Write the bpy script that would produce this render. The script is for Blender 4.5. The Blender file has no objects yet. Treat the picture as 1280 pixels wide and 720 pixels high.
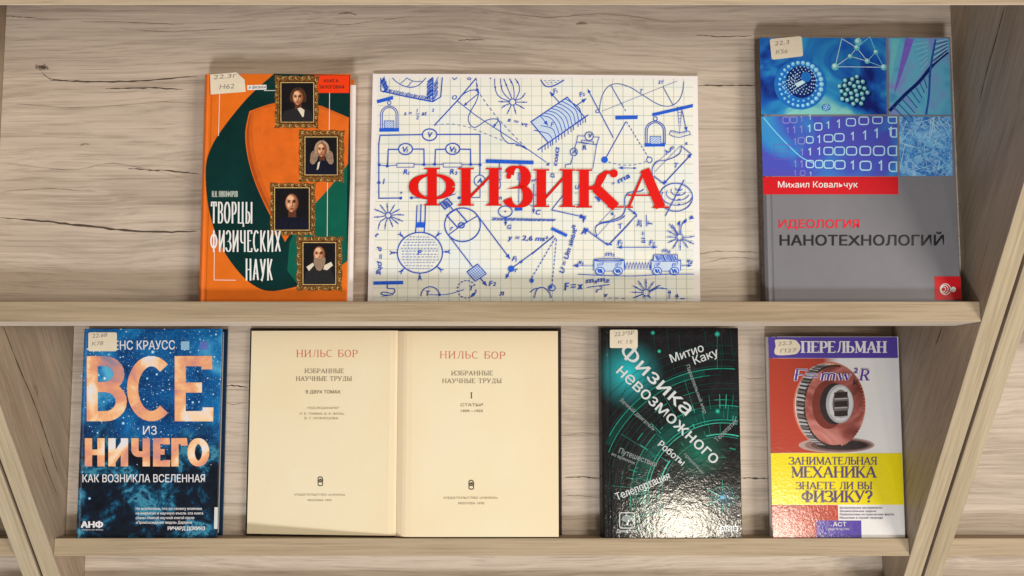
import bpy, bmesh, math, random
import numpy as np
from mathutils import Vector
from mathutils.geometry import tessellate_polygon

S = bpy.context.scene
COL = S.collection
R = math.radians

# ------------------------------------------------------------------ camera
cam = bpy.data.objects.new('camera', bpy.data.cameras.new('camera'))
COL.objects.link(cam)
cam.data.sensor_width = 36.0
cam.data.lens = 1067 / 1280 * 36
cam.data.clip_start = 0.01
cam.data.clip_end = 100
cam.location = (0, 0, 1.62)
cam.rotation_euler = (R(90 - 28.5), 0, 0)
S.camera = cam

# ------------------------------------------------------------------ world and lamps
wd = bpy.data.worlds.new('World')
S.world = wd
wd.use_nodes = True
wd.node_tree.nodes['Background'].inputs[0].default_value = (1.0, 0.93, 0.84, 1)
wd.node_tree.nodes['Background'].inputs[1].default_value = 0.23
S.view_settings.view_transform = 'Standard'
S.view_settings.look = 'None'
S.view_settings.exposure = -0.12
S.view_settings.gamma = 1.0


def area(name, loc, target, sx, sy, power, col):
    l = bpy.data.lights.new(name, 'AREA')
    l.shape = 'RECTANGLE'
    l.size, l.size_y, l.energy, l.color = sx, sy, power, col
    o = bpy.data.objects.new(name, l)
    COL.objects.link(o)
    o.location = loc
    o.rotation_euler = (Vector(target) - Vector(loc)).to_track_quat('-Z', 'Y').to_euler()
    return o


area('window_bounce_lamp', (-0.20, -2.65, 0.32), (0, 0.68, 1.2), 0.60, 0.50, 76, (0.94, 0.96, 1.0))
area('spot_lamp', (0.77, -2.23, 2.13), (0.2, 0.68, 1.05), 0.28, 0.19, 8.5, (1.0, 0.90, 0.74))
area('glare_lamp', (1.18, -2.17, 2.08), (0.2, 0.68, 1.05), 0.13, 0.15, 6.5, (1.0, 0.90, 0.74))  # unseen lamp, placed only for the glare on the gear-wheel cover
area('fill_lamp', (2.6, -1.35, 2.5), (0, 0.7, 1.2), 1.2, 0.8, 80, (1.0, 0.91, 0.80))  # unseen warm fill light, added to brighten the rack from the right

# ------------------------------------------------------------------ materials
MATS = {}


def base_mat(name, rough=0.5, spec=0.28):
    m = bpy.data.materials.new(name)
    m.use_nodes = True
    nt = m.node_tree
    b = nt.nodes['Principled BSDF']
    b.inputs['Roughness'].default_value = rough
    b.inputs['Specular IOR Level'].default_value = spec
    MATS[name] = m
    return m, nt, b


def N(nt, t, **kw):
    n = nt.nodes.new(t)
    for k, v in kw.items():
        if k in n.inputs.keys():
            n.inputs[k].default_value = v
        else:
            setattr(n, k, v)
    return n


def coords(nt, sx, sy, sz, rnd=False, rot=(0, 0, 0)):
    tc = N(nt, 'ShaderNodeTexCoord')
    mp = N(nt, 'ShaderNodeMapping')
    mp.inputs['Scale'].default_value = (sx, sy, sz)
    mp.inputs['Rotation'].default_value = rot
    if rnd:
        oi = N(nt, 'ShaderNodeObjectInfo')
        ma = N(nt, 'ShaderNodeMath', operation='MULTIPLY')
        ma.inputs[1].default_value = 37.0
        nt.links.new(oi.outputs['Random'], ma.inputs[0])
        ad = N(nt, 'ShaderNodeVectorMath', operation='ADD')
        nt.links.new(tc.outputs['Object'], mp.inputs['Vector'])
        nt.links.new(mp.outputs[0], ad.inputs[0])
        nt.links.new(ma.outputs[0], ad.inputs[1])
        return ad.outputs[0]
    nt.links.new(tc.outputs['Object'], mp.inputs['Vector'])
    return mp.outputs[0]


def noise(nt, vec, scale=1.0, detail=3, rough=0.55, dist=0.0):
    n = N(nt, 'ShaderNodeTexNoise')
    n.inputs['Scale'].default_value = scale
    n.inputs['Detail'].default_value = detail
    n.inputs['Roughness'].default_value = rough
    n.inputs['Distortion'].default_value = dist
    nt.links.new(vec, n.inputs['Vector'])
    return n.outputs['Fac']


def ramp(nt, fac, stops, interp='LINEAR'):
    r = N(nt, 'ShaderNodeValToRGB')
    cr = r.color_ramp
    cr.interpolation = interp
    while len(cr.elements) < len(stops):
        cr.elements.new(0.5)
    for e, (p, c) in zip(cr.elements, stops):
        e.position = p
        e.color = (*c, 1) if len(c) == 3 else c
    nt.links.new(fac, r.inputs[0])
    return r.outputs[0]


def mix(nt, fac, a, b, mode='MIX'):
    m = N(nt, 'ShaderNodeMix', data_type='RGBA', blend_type=mode)
    for sock, v in ((m.inputs[0], fac), (m.inputs[6], a), (m.inputs[7], b)):
        if isinstance(v, (int, float)):
            sock.default_value = v
        elif isinstance(v, tuple):
            sock.default_value = (*v, 1)
        else:
            nt.links.new(v, sock)
    return m.outputs[2]


def mth(nt, op, a, b=None, clamp=False):
    m = N(nt, 'ShaderNodeMath', operation=op, use_clamp=clamp)
    for i, v in enumerate((a, b)):
        if v is None:
            continue
        if isinstance(v, (int, float)):
            m.inputs[i].default_value = v
        else:
            nt.links.new(v, m.inputs[i])
    return m.outputs[0]


def bump(nt, b, h, strength, dist):
    bn = N(nt, 'ShaderNodeBump')
    bn.inputs['Strength'].default_value = strength
    bn.inputs['Distance'].default_value = dist
    nt.links.new(h, bn.inputs['Height'])
    nt.links.new(bn.outputs[0], b.inputs['Normal'])


def peel(nt, b, amount, sc=330):
    """orange-peel of a glossy laminated cover"""
    v = coords(nt, 1, 1, 1)
    h = mth(nt, 'ADD', noise(nt, v, sc if amount < 9e-5 else 230, 2, 0.6), mth(nt, 'MULTIPLY', noise(nt, v, 30, 2), 1.3))
    bump(nt, b, h, 1.0, amount)


def sr(r, g, b):
    """sRGB 0-255 to linear"""
    f = lambda c: c / 12.92 if c <= 0.04045 else ((c + 0.055) / 1.055) ** 2.4
    return tuple(f(x / 255) for x in (r, g, b))


def ink(name, rgb, rough=0.45, var=0.12, pl=0.0, scale=160.0, spec=0.22):
    if name in MATS:
        return MATS[name]
    m, nt, b = base_mat(name, rough, spec)
    v = coords(nt, 1, 1, 1)
    n = noise(nt, v, scale, 4, 0.65)
    lo = tuple(c * (1 - var) for c in rgb)
    hi = tuple(min(1, c * (1 + var)) for c in rgb)
    nt.links.new(ramp(nt, n, [(0.25, lo), (0.75, hi)]), b.inputs['Base Color'])
    if pl:
        peel(nt, b, pl)
    return m


def wood(name, axis, light, mid, dark, fine=1.0, figure=1.0, rough=0.55, streak=0.7):
    """decor foil: drifting tone, long darker streaks, and fine short pores along the grain"""
    m, nt, b = base_mat(name, rough, 0.25)

    def sc(a, c):
        return (a, c, c) if axis == 'x' else (c, c, a) if axis == 'z' else (c, a, c)
    warp = noise(nt, coords(nt, *sc(2.0, 6), rnd=True), 1.0, 3, 0.5)
    wv = N(nt, 'ShaderNodeCombineXYZ')
    for i in range(3):
        if i != 'xyz'.index(axis):
            nt.links.new(warp, wv.inputs[i])

    def layer(a, c, amt, det, ro):
        ad = N(nt, 'ShaderNodeVectorMath', operation='ADD')
        k = N(nt, 'ShaderNodeVectorMath', operation='SCALE')
        k.inputs['Scale'].default_value = amt * figure
        nt.links.new(wv.outputs[0], k.inputs[0])
        nt.links.new(coords(nt, *sc(a, c), rnd=True), ad.inputs[0])
        nt.links.new(k.outputs[0], ad.inputs[1])
        return noise(nt, ad.outputs[0], 1.0, det, ro)
    tone = layer(1.3, 11, 1.6, 4, 0.62)
    fig = layer(1.6, 30, 4.0, 5, 0.6)
    med = layer(4.0, 190 * fine, 11.0, 4, 0.7)
    fin = layer(9, 460 * fine, 22.0, 3, 0.7)
    half = tuple(0.5 * a + 0.5 * c for a, c in zip(light, mid))
    c1 = ramp(nt, tone, [(0.30, mid), (0.46, light), (0.56, light), (0.66, mid), (0.8, half)])
    c2 = mix(nt, ramp(nt, fig, [(0.52, (0, 0, 0)), (0.74, (streak * 0.75,) * 3)]), c1, tuple(0.5 * a + 0.5 * c for a, c in zip(mid, dark)))
    c3 = mix(nt, ramp(nt, med, [(0.55, (0, 0, 0)), (0.72, (streak * 0.6,) * 3)]), c2, dark)
    c4 = mix(nt, ramp(nt, fin, [(0.52, (0, 0, 0)), (0.66, (0.48,) * 3)]), c3, tuple(0.4 * a + 0.6 * c for a, c in zip(mid, dark)))
    c5 = mix(nt, ramp(nt, fin, [(0.34, (0.5,) * 3), (0.46, (0, 0, 0))]), c4, tuple(min(1, a * 1.2) for a in light))
    nt.links.new(c5, b.inputs['Base Color'])
    bump(nt, b, mth(nt, 'ADD', fin, med), 0.3, 0.0003)
    return m


W_BOARD = wood('oak_board', 'x', (0.555, 0.462, 0.372), (0.41, 0.333, 0.262), (0.18, 0.135, 0.10))
W_SIDE_SHADED = wood('oak_side_shaded', 'z', (0.42, 0.335, 0.25), (0.32, 0.25, 0.18), (0.15, 0.11, 0.075))  # same decor as the boards, with the compartment shade put into the colour
W_EDGE_H = wood('oak_edge_long', 'x', (0.43, 0.335, 0.22), (0.35, 0.265, 0.165), (0.17, 0.115, 0.065), fine=1.0, figure=0.25, streak=0.8)
W_EDGE_V = wood('oak_edge_upright', 'z', (0.45, 0.37, 0.25), (0.37, 0.295, 0.19), (0.19, 0.14, 0.08), fine=1.0, figure=0.25, streak=0.7)
CRACK = ink('oak_crack', (0.085, 0.062, 0.045), 0.8, 0.5, scale=400)
KNOT = ink('oak_knot', (0.25, 0.195, 0.15), 0.7, 0.5, scale=300)
WHITE = ink('white_ink', (0.82, 0.82, 0.80), 0.4, 0.04)
PAPER = ink('page_paper', (0.78, 0.73, 0.62), 0.8, 0.10, scale=900)

# ------------------------------------------------------------------ mesh helpers


class MB:
    def __init__(s):
        s.v, s.f, s.mi, s.mats = [], [], [], []

    def m(s, mat):
        if mat not in s.mats:
            s.mats.append(mat)
        return s.mats.index(mat)

    def add(s, vs, fs, mat):
        o = len(s.v)
        s.v += [tuple(v) for v in vs]
        k = s.m(mat)
        for f in fs:
            s.f.append(tuple(o + i for i in f))
            s.mi.append(k)

    def box(s, x0, x1, y0, y1, z0, z1, mat, mats=None):
        vs = [(x, y, z) for x in (x0, x1) for y in (y0, y1) for z in (z0, z1)]
        fs = dict(left=(0, 1, 3, 2), right=(4, 6, 7, 5), front=(0, 4, 5, 1), back=(2, 3, 7, 6), bottom=(0, 2, 6, 4), top=(1, 5, 7, 3))
        o = len(s.v)
        s.v += vs
        for k, f in fs.items():
            s.f.append(tuple(o + i for i in f))
            s.mi.append(s.m((mats or {}).get(k, mat)))

    def obj(s, name, parent=None, bevel=0.0, smooth=False, label=None):
        me = bpy.data.meshes.new(name)
        me.from_pydata(s.v, [], s.f)
        for m in s.mats:
            me.materials.append(m)
        me.polygons.foreach_set('material_index', s.mi)
        if bevel:
            bm = bmesh.new()
            bm.from_mesh(me)
            bmesh.ops.bevel(bm, geom=bm.edges[:], offset=bevel, segments=2, affect='EDGES', profile=0.6)
            bm.to_mesh(me)
            bm.free()
        if smooth:
            me.shade_smooth()
        me.update()
        o = bpy.data.objects.new(name, me)
        COL.objects.link(o)
        if parent:
            o.parent = parent
        if label:
            o['label'] = label
        return o


def thing(name, label, cat, group=None, loc=(0, 0, 0), rx=0.0, rz=0.0):
    o = bpy.data.objects.new(name, None)
    o.empty_display_size = 0.03
    COL.objects.link(o)
    o.location = loc
    o.rotation_euler = (rx, 0, rz)
    o['label'] = label
    o['category'] = cat
    if group:
        o['group'] = group
    return o


# ------------------------------------------------------------------ floor and display racks
XL, XR, PT = -0.4716, 0.409, 0.018          # inner faces of the uprights, panel thickness
YF = 0.6395                                  # front plane of the rack
SLOPE, LEDGE = R(33), R(36)
UP = Vector((0, math.sin(SLOPE), math.cos(SLOPE)))
NRM = Vector((0, -math.cos(SLOPE), math.sin(SLOPE)))
P_UP = Vector((0, 0.7490, 1.3542))           # a point in the middle of the upper sloped board
P_LO = Vector((0, 0.7275, 1.0524))
P_BASE = Vector((0, 0.7275, 1.0524 - 0.0805))
PITCH = XR - XL + 2 * PT + 0.0032

mb = MB()
FLOOR = wood('floor_laminate', 'y', (0.36, 0.30, 0.24), (0.28, 0.23, 0.18), (0.16, 0.12, 0.09))
mb.add([(-6, -6, 0), (6, -6, 0), (6, 6, 0), (-6, 6, 0)], [(0, 1, 2, 3)], FLOOR)
fl = mb.obj('floor')
fl['kind'] = 'structure'


def hom(src, dst):
    A = []
    for (x, y), (u, v) in zip(src, dst):
        A.append([x, y, 1, 0, 0, 0, -u * x, -u * y])
        A.append([0, 0, 0, x, y, 1, -v * x, -v * y])
    h = np.linalg.solve(np.array(A, float), np.array([c for p in dst for c in p], float))
    return np.append(h, 1).reshape(3, 3)


def crack(mbd, H, pts, w, mat, z, rnd):
    """a tapering drying crack in the board's face; pts are survey coordinates on the face"""
    pts = catmull(pts, 8)
    n = len(pts)
    for sgn in (1,):
        vs, fs = [], []
        for i, (u, v) in enumerate(pts):
            q = H @ np.array([u, v, 1.0])
            x, y = q[0] / q[2], q[1] / q[2]
            t = i / (n - 1)
            ww = 0.95 * w * (math.sin(math.pi * min(max(t, 0.02), 0.98)) ** 0.5) * rnd.uniform(0.35, 1.25)
            dy = rnd.uniform(-0.0004, 0.0004)
            vs += [(x, y + dy - ww / 2, z), (x, y + dy + ww / 2, z)]
        for i in range(n - 1):
            fs.append((2 * i, 2 * i + 2, 2 * i + 3, 2 * i + 1))
        mbd.add(vs, fs, mat)


def catmull(pts, n=6, closed=False):
    if len(pts) < 3:
        return list(pts)
    P = list(pts)
    out = []
    m = len(P)
    rng = range(m) if closed else range(m - 1)
    for i in rng:
        p0 = P[(i - 1) % m] if closed or i > 0 else P[0]
        p1, p2 = P[i], P[(i + 1) % m]
        p3 = P[(i + 2) % m] if closed or i + 2 < m else P[-1]
        for k in range(n):
            t = k / n
            out.append(tuple(0.5 * (2 * b + (c - a) * t + (2 * a - 5 * b + 4 * c - d) * t * t + (3 * b - a - 3 * c + d) * t ** 3)
                             for a, b, c, d in zip(p0, p1, p2, p3)))
    if not closed:
        out.append(P[-1])
    return out


def board_obj(root, p, s0, s1, cracks, seed):
    b = MB()
    x0, x1 = XL, XR
    b.box(x0 + 0.0003, x1 - 0.0003, s0, s1, -0.016, 0, W_BOARD)
    rnd = random.Random(seed)
    for H, pts, w, mt, dz in cracks:
        crack(b, H, pts, w, mt, dz, rnd)
    o = b.obj('sloped_back_board', root)
    o.location = p
    o.rotation_euler = (R(90) - SLOPE, 0, 0)
    return o


W_PALE = wood('oak_underside', 'x', (0.66, 0.57, 0.47), (0.58, 0.49, 0.40), (0.35, 0.28, 0.22))


def ledge_obj(root, zb, inset=0.0):
    b = MB()
    b.box(XL + 0.0003, XR - 0.0003, 0, 0.044, 0, 0.0177, W_EDGE_H, dict(bottom=W_PALE))
    o = b.obj('ledge', root, bevel=0.0007)
    o.location = (0, YF, zb)
    o.rotation_euler = (-LEDGE, 0, 0)
    return o


H_UP = hom([(0, 45), (1180, 45), (1180, 340), (0, 340)],
           [(-0.4761, 0.1109), (0.4017, 0.1109), (0.3930, -0.1096), (-0.4657, -0.1096)])


def upright_cracks(o, x, sg):
    sets = {1: [([(0.6783, 1.2112), (0.681, 1.1678), (0.6865, 1.112), (0.6868, 1.0667), (0.6874, 1.0295)], 0.0016, CRACK),
                ([(0.6732, 1.0726), (0.6732, 1.0417), (0.6755, 1.0076)], 0.0012, CRACK),
                ([(0.6948, 1.1350), (0.6952, 1.1273), (0.6944, 1.1200)], 0.0045, KNOT)],
            -1: [([(0.7341, 1.4874), (0.7345, 1.46), (0.7352, 1.4292), (0.7336, 1.405)], 0.0014, CRACK),
                 ([(0.6954, 1.2009), (0.6963, 1.1897), (0.6978, 1.1796)], 0.0014, CRACK),
                 ([(0.7232, 1.3188), (0.7000, 1.2937), (0.6850, 1.266)], 0.0008, KNOT)]}[sg]
    me = o.data
    me.materials.append(CRACK)
    me.materials.append(KNOT)
    bm = bmesh.new()
    bm.from_mesh(me)
    rnd = random.Random(5)
    for pts, w, mt in sets:
        pp = catmull(pts, 8)
        prev = None
        for i, (y, z) in enumerate(pp):
            ww = w * math.sin(math.pi * (i + 0.3) / (len(pp) - 0.4)) ** 0.5 * rnd.uniform(0.4, 1.2) / 2
            c = (bm.verts.new((x + sg * 0.00015, y - ww, z)), bm.verts.new((x + sg * 0.00015, y + ww, z)))
            if prev:
                f = bm.faces.new((prev[0], prev[1], c[1], c[0]))
                f.material_index = len(me.materials) - (2 if mt is CRACK else 1)
            prev = c
    bm.to_mesh(me)
    bm.free()


def make_rack(label, x, cracks_up, cracks_lo, seed):
    r = thing('display_rack', label, 'display rack', 'oak display racks standing side by side', (x, 0, 0))
    for x0, x1 in ((XL - PT, XL), (XR, XR + PT)):
        b = MB()
        b.box(x0, x1, YF, 0.92, 0, 1.5045, W_SIDE_SHADED, dict(front=W_EDGE_V))
        o = b.obj('side_panel', r, bevel=0.0006)
        if cracks_up:
            upright_cracks(o, x1 if x1 == XL else x0, 1 if x1 == XL else -1)
    b = MB()
    b.box(XL - PT, XR + PT, YF, 0.92, 1.5053, 1.523, W_BOARD, dict(front=W_EDGE_H))
    b.obj('top_board', r, bevel=0.0006)
    b = MB()
    b.box(XL + 0.0002, XR - 0.0002, 0.905, 0.917, 0.02, 1.5043, W_SIDE_SHADED)
    b.obj('rear_panel', r)  # unseen panel, added to stop light leaking in behind the sloped boards
    board_obj(r, P_UP, -0.1397, 0.168, cracks_up, seed)
    board_obj(r, P_LO, -0.1094, 0.19, cracks_lo, seed + 1)
    board_obj(r, P_BASE, -0.1094, 0.056, [], seed + 2)
    ledge_obj(r, 1.23947)
    ledge_obj(r, 0.95938)
    ledge_obj(r, 0.95938 - 0.0805)
    return r


# survey of the cracks on the two boards of the middle rack: (pixel-like survey coordinates, width in metres)
CU = [([(0, 272), (60, 277), (120, 284), (190, 290), (246, 289)], 0.0022, CRACK),
      ([(50, 84), (58, 96), (80, 101), (112, 103)], 0.0010, CRACK),
      ([(62, 100), (110, 102), (175, 101), (246, 95)], 0.0017, CRACK),
      ([(132, 111), (180, 110), (229, 112)], 0.0014, CRACK),
      ([(44, 83), (50, 85), (56, 84), (61, 86)], 0.0065, KNOT), ([(48, 83), (53, 84), (58, 85)], 0.0040, CRACK),
      ([(160, 211), (180, 212), (215, 214), (250, 218)], 0.0013, CRACK),
      ([(0, 19), (20, 21), (60, 24)], 0.0010, KNOT), ([(100, 27), (150, 28), (230, 31)], 0.0007, KNOT),
      ([(872, 107), (910, 107), (946, 107)], 0.0016, CRACK),
      ([(870, 44), (900, 46), (940, 45)], 0.0008, CRACK),
      ([(422, 18), (434, 16), (446, 19)], 0.0018, KNOT), ([(720, 30), (727, 29), (734, 30)], 0.0025, KNOT),
      ([(572, 51), (585, 50), (606, 50)], 0.0013, KNOT), ([(380, 28), (430, 31), (470, 26), (520, 20)], 0.0005, KNOT),
      ([(873, 318), (900, 314), (948, 316)], 0.0007, KNOT), ([(876, 330), (915, 322), (950, 325)], 0.0005, KNOT),
      ([(10, 205), (90, 212), (150, 205), (240, 226)], 0.0005, KNOT), ([(0, 240), (60, 236), (120, 240)], 0.0005, KNOT),
      ([(20, 130), (100, 135), (200, 128), (245, 130)], 0.0005, KNOT), ([(100, 182), (106, 180), (112, 181)], 0.0013, KNOT),
      ([(150, 36), (210, 40), (290, 36)], 0.0005, KNOT), ([(600, 12), (680, 22), (760, 18), (850, 30)], 0.0005, KNOT)]
H_LO = hom([(290, 410), (945, 410), (945, 640), (290, 640)],
           [(-0.3014, 0.1090), (0.2626, 0.1090), (0.2583, -0.0857), (-0.2964, -0.0857)])
CL = [([(278, 483), (290, 482), (310, 484)], 0.0016, CRACK), ([(706, 597), (730, 596), (752, 599)], 0.0014, CRACK),
      ([(700, 620), (725, 620), (752, 622)], 0.0007, KNOT), ([(924, 597), (945, 598), (962, 598)], 0.0018, CRACK),
      ([(278, 500), (290, 506), (305, 503)], 0.0007, KNOT), ([(702, 470), (725, 474), (750, 470)], 0.0005, KNOT),
      ([(703, 545), (730, 541), (750, 546)], 0.0005, KNOT), ([(924, 470), (940, 474), (962, 471)], 0.0005, KNOT)]
RACK = make_rack('oak display rack with seven publications set out on its two sloped shelves', 0,
                 [(H_UP, p, w, m, 0.00012 + 0.00002 * i) for i, (p, w, m) in enumerate(CU)],
                 [(H_LO, p, w, m, 0.00012 + 0.00002 * i) for i, (p, w, m) in enumerate(CL)], 3)
make_rack('empty oak rack past the dark gap right of the book-filled rack', PITCH, [], [], 11)
make_rack('oak rack barely seen past the dark gap left of the book-filled rack', -PITCH, [], [], 23)

# ------------------------------------------------------------------ printing on flat covers and sheets
TXT = {}


def glyph_mesh(body, bold):
    """outline lettering in the built-in typeface as (verts, faces, x0, x1); y = 0 on the baseline.
    Every contour is filled by itself, so that letters drawn from overlapping strokes keep their counters."""
    key = body
    if key not in TXT:
        cu = bpy.data.curves.new('lettering', 'FONT')
        cu.body = body.replace('Х', 'X').replace('х', 'x')   # same shapes, cleaner outline
        o = bpy.data.objects.new('lettering', cu)
        COL.objects.link(o)
        dg = bpy.context.evaluated_depsgraph_get()
        cv_ = o.to_curve(dg)
        loops = []
        for sp in cv_.splines:
            P = []
            if sp.type == 'BEZIER':
                B = sp.bezier_points
                for q0, q1 in zip(B, list(B[1:]) + [B[0]]):
                    a_, b_, c_, d_ = q0.co, q0.handle_right, q1.handle_left, q1.co
                    straight = abs((b_ - a_).cross(d_ - a_).z) + abs((c_ - a_).cross(d_ - a_).z) < 1e-5
                    for k in range(1 if straight else 4):
                        t = k / 4
                        p = a_ * (1 - t) ** 3 + b_ * 3 * t * (1 - t) ** 2 + c_ * 3 * t * t * (1 - t) + d_ * t ** 3
                        P.append((p.x, p.y))
            else:
                P = [(p.co.x, p.co.y) for p in sp.points]
            Q = [p for i, p in enumerate(P) if abs(p[0] - P[i - 1][0]) + abs(p[1] - P[i - 1][1]) > 1e-6]
            if len(Q) > 2:
                loops.append(Q)
        o.to_curve_clear()
        bpy.data.objects.remove(o)
        bpy.data.curves.remove(cu)
        area_ = lambda P: sum(P[i - 1][0] * P[i][1] - P[i][0] * P[i - 1][1] for i in range(len(P))) / 2
        def inside(p, P):
            r_ = False
            for i in range(len(P)):
                (x1, y1), (x2, y2) = P[i - 1], P[i]
                if (y1 > p[1]) != (y2 > p[1]) and p[0] < (x2 - x1) * (p[1] - y1) / (y2 - y1) + x1:
                    r_ = not r_
            return r_
        def is_hole(P):
            return any(L is not P and abs(area_(L)) > abs(area_(P)) and
                       all(inside(P[len(P) * k // 5], L) for k in range(5)) for L in loops)
        holes = [P for P in loops if is_hole(P)]
        outer = [P for P in loops if not any(P is h for h in holes)]
        v, f = [], []
        for k, P in enumerate(outer):
            grp = [P] + [h for h in holes if all(inside(h[len(h) * k_ // 7], P) for k_ in range(7))]
            tri = tessellate_polygon([[Vector((x, y, 0)) for x, y in L] for L in grp])
            o0 = len(v)
            v += [(x, y, k % 4) for L in grp for x, y in L]
            f += [tuple(o0 + i for i in t) for t in tri]
        xs = [p[0] for p in v]
        TXT[key] = (v, f, min(xs), max(xs))
    return TXT[key]


def arc(cx, cy, rx, ry, a0, a1, n=10):
    return [(cx + rx * math.cos(R(a0 + (a1 - a0) * i / n)), cy + ry * math.sin(R(a0 + (a1 - a0) * i / n))) for i in range(n + 1)]


# Cyrillic skeleton letters: width, then strokes (points, weight 1 thick / 0 thin / 'c' by direction, serifs at start and end)
def _o(w, y0=0, y1=1, k=0.5):
    r = min(w / 2, k)
    ry = (y1 - y0) * 0.5
    return arc(w / 2, (y0 + y1) / 2, w / 2, ry, 0, 360, 28)


def _bowl(x0, x1, y0, y1, left=False):
    rx = min((x1 - x0) * 0.55, (y1 - y0) * 0.9)
    return [(x0, y1), (x1 - rx, y1)] + arc(x1 - rx, (y0 + y1) / 2, rx, (y1 - y0) / 2, 90, -90, 12)[1:] + [(x0, y0)]


def _z(w):
    return (arc(w * .46, .745, w * .44, .255, 160, -90, 16) + arc(w * .46, .255, w * .54, .255, 90, -165, 18)[1:])


SK = {
    'А': (.74, [([(.07, 0), (.37, 1)], 0, 1, 0), ([(.37, 1), (.67, 0)], 1, 0, 1), ([(.18, .32), (.56, .32)], 0, 0, 0)]),
    'Б': (.62, [([(.1, 0), (.1, 1)], 1, 0, 0), ([(.1, 1), (.55, 1), (.55, .82)], 0, 0, 0), (_bowl(.1, .58, 0, .55), 'c', 0, 0)]),
    'В': (.62, [([(.1, 0), (.1, 1)], 1, 0, 0), (_bowl(.1, .54, .53, 1), 'c', 0, 0), (_bowl(.1, .58, 0, .53), 'c', 0, 0)]),
    'Г': (.54, [([(.1, 0), (.1, 1)], 1, 1, 0), ([(.1, 1), (.52, 1), (.52, .8)], 0, 0, 0)]),
    'Д': (.76, [([(.06, -.18), (.06, 0), (.7, 0), (.7, -.18)], 0, 0, 0), ([(.14, 0), (.26, .45), (.30, 1)], 0, 0, 0), ([(.30, 1), (.6, 1)], 0, 0, 0), ([(.6, 1), (.6, 0)], 1, 0, 0)]),
    'Е': (.58, [([(.1, 0), (.1, 1)], 1, 0, 0), ([(.1, 1), (.54, 1), (.54, .85)], 0, 0, 0), ([(.1, .52), (.46, .52)], 0, 0, 0), ([(.1, 0), (.56, 0), (.56, .16)], 0, 0, 0)]),
    'З': (.58, [(_z(.56), 'c', 0, 0)]),
    'И': (.76, [([(.12, 0), (.12, 1)], 1, 1, 1), ([(.64, 0), (.64, 1)], 1, 1, 1), ([(.12, .1), (.64, .9)], 0, 0, 0)]),
    'К': (.70, [([(.12, 0), (.12, 1)], 1, 1, 1), ([(.12, .48), (.3, .52), (.42, .72), (.6, 1)], 0, 0, 1), ([(.28, .52), (.64, 0)], 1, 0, 1)]),
    'Л': (.72, [([(.06, 0), (.2, .12), (.28, .5), (.3, 1)], 0, 0, 0), ([(.3, 1), (.62, 1)], 0, 0, 0), ([(.62, 1), (.62, 0)], 1, 0, 1)]),
    'М': (.90, [([(.12, 0), (.12, 1)], 0, 1, 1), ([(.12, 1), (.45, .06)], 1, 0, 0), ([(.45, .06), (.78, 1)], 0, 0, 0), ([(.78, 1), (.78, 0)], 1, 1, 1)]),
    'Н': (.76, [([(.12, 0), (.12, 1)], 1, 1, 1), ([(.64, 0), (.64, 1)], 1, 1, 1), ([(.12, .5), (.64, .5)], 0, 0, 0)]),
    'О': (.72, [(arc(.36, .5, .31, .5, 0, 360, 28), 'c', 0, 0)]),
    'П': (.74, [([(.12, 0), (.12, 1)], 1, 1, 1), ([(.62, 0), (.62, 1)], 1, 1, 1), ([(.12, 1), (.62, 1)], 0, 0, 0)]),
    'Р': (.60, [([(.12, 0), (.12, 1)], 1, 1, 0), (_bowl(.12, .56, .44, 1), 'c', 0, 0)]),
    'С': (.64, [(arc(.36, .5, .31, .5, 48, 312, 22), 'c', 0, 0)]),
    'Т': (.66, [([(.33, 0), (.33, 1)], 1, 1, 0), ([(.04, .8), (.04, 1), (.62, 1), (.62, .8)], 0, 0, 0)]),
    'У': (.70, [([(.06, 1), (.36, .3)], 1, 1, 0), ([(.64, 1), (.34, .18), (.22, 0), (.1, .04)], 0, 1, 0)]),
    'Ф': (.84, [([(.42, 0), (.42, 1)], 1, 1, 1), (arc(.42, .5, .34, .33, 0, 360, 28), 'c', 0, 0)]),
    'Х': (.74, [([(.07, 1), (.64, 0)], 1, 1, 1), ([(.64, 1), (.09, 0)], 0, 1, 1)]),
    'Ц': (.78, [([(.12, 1), (.12, 0)], 1, 1, 0), ([(.62, 1), (.62, 0)], 1, 1, 0), ([(.12, 0), (.72, 0), (.72, -.18)], 0, 0, 0)]),
    'Ч': (.70, [([(.1, 1), (.1, .62)] + arc(.28, .62, .18, .2, 180, 270, 6)[1:] + [(.58, .42)], 'c', 1, 0), ([(.58, 0), (.58, 1)], 1, 1, 1)]),
    'Ы': (.88, [([(.12, 0), (.12, 1)], 1, 0, 1), (_bowl(.12, .52, 0, .54), 'c', 0, 0), ([(.76, 0), (.76, 1)], 1, 1, 1)]),
    'Ь': (.60, [([(.12, 0), (.12, 1)], 1, 0, 1), (_bowl(.12, .56, 0, .54), 'c', 0, 0)]),
    'Я': (.68, [([(.56, 0), (.56, 1)], 1, 1, 0), ([(.56, 1)] + arc(.3, .73, .2, .27, 90, 270, 12) + [(.56, .46)], 'c', 0, 0), ([(.36, .46), (.08, 0)], 0, 0, 1)]),
    'I': (.30, [([(.15, 0), (.15, 1)], 1, 1, 1)]),
    '?': (.5, [(arc(.25, .74, .2, .26, 170, -60, 14) + [(.25, .42), (.25, .26)], 'c', 0, 0), ([(.25, .0), (.25, .12)], 1, 0, 0)]),
    ' ': (.34, []), '.': (.2, [([(.1, 0), (.1, .12)], 1, 0, 0)]),
}
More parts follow.
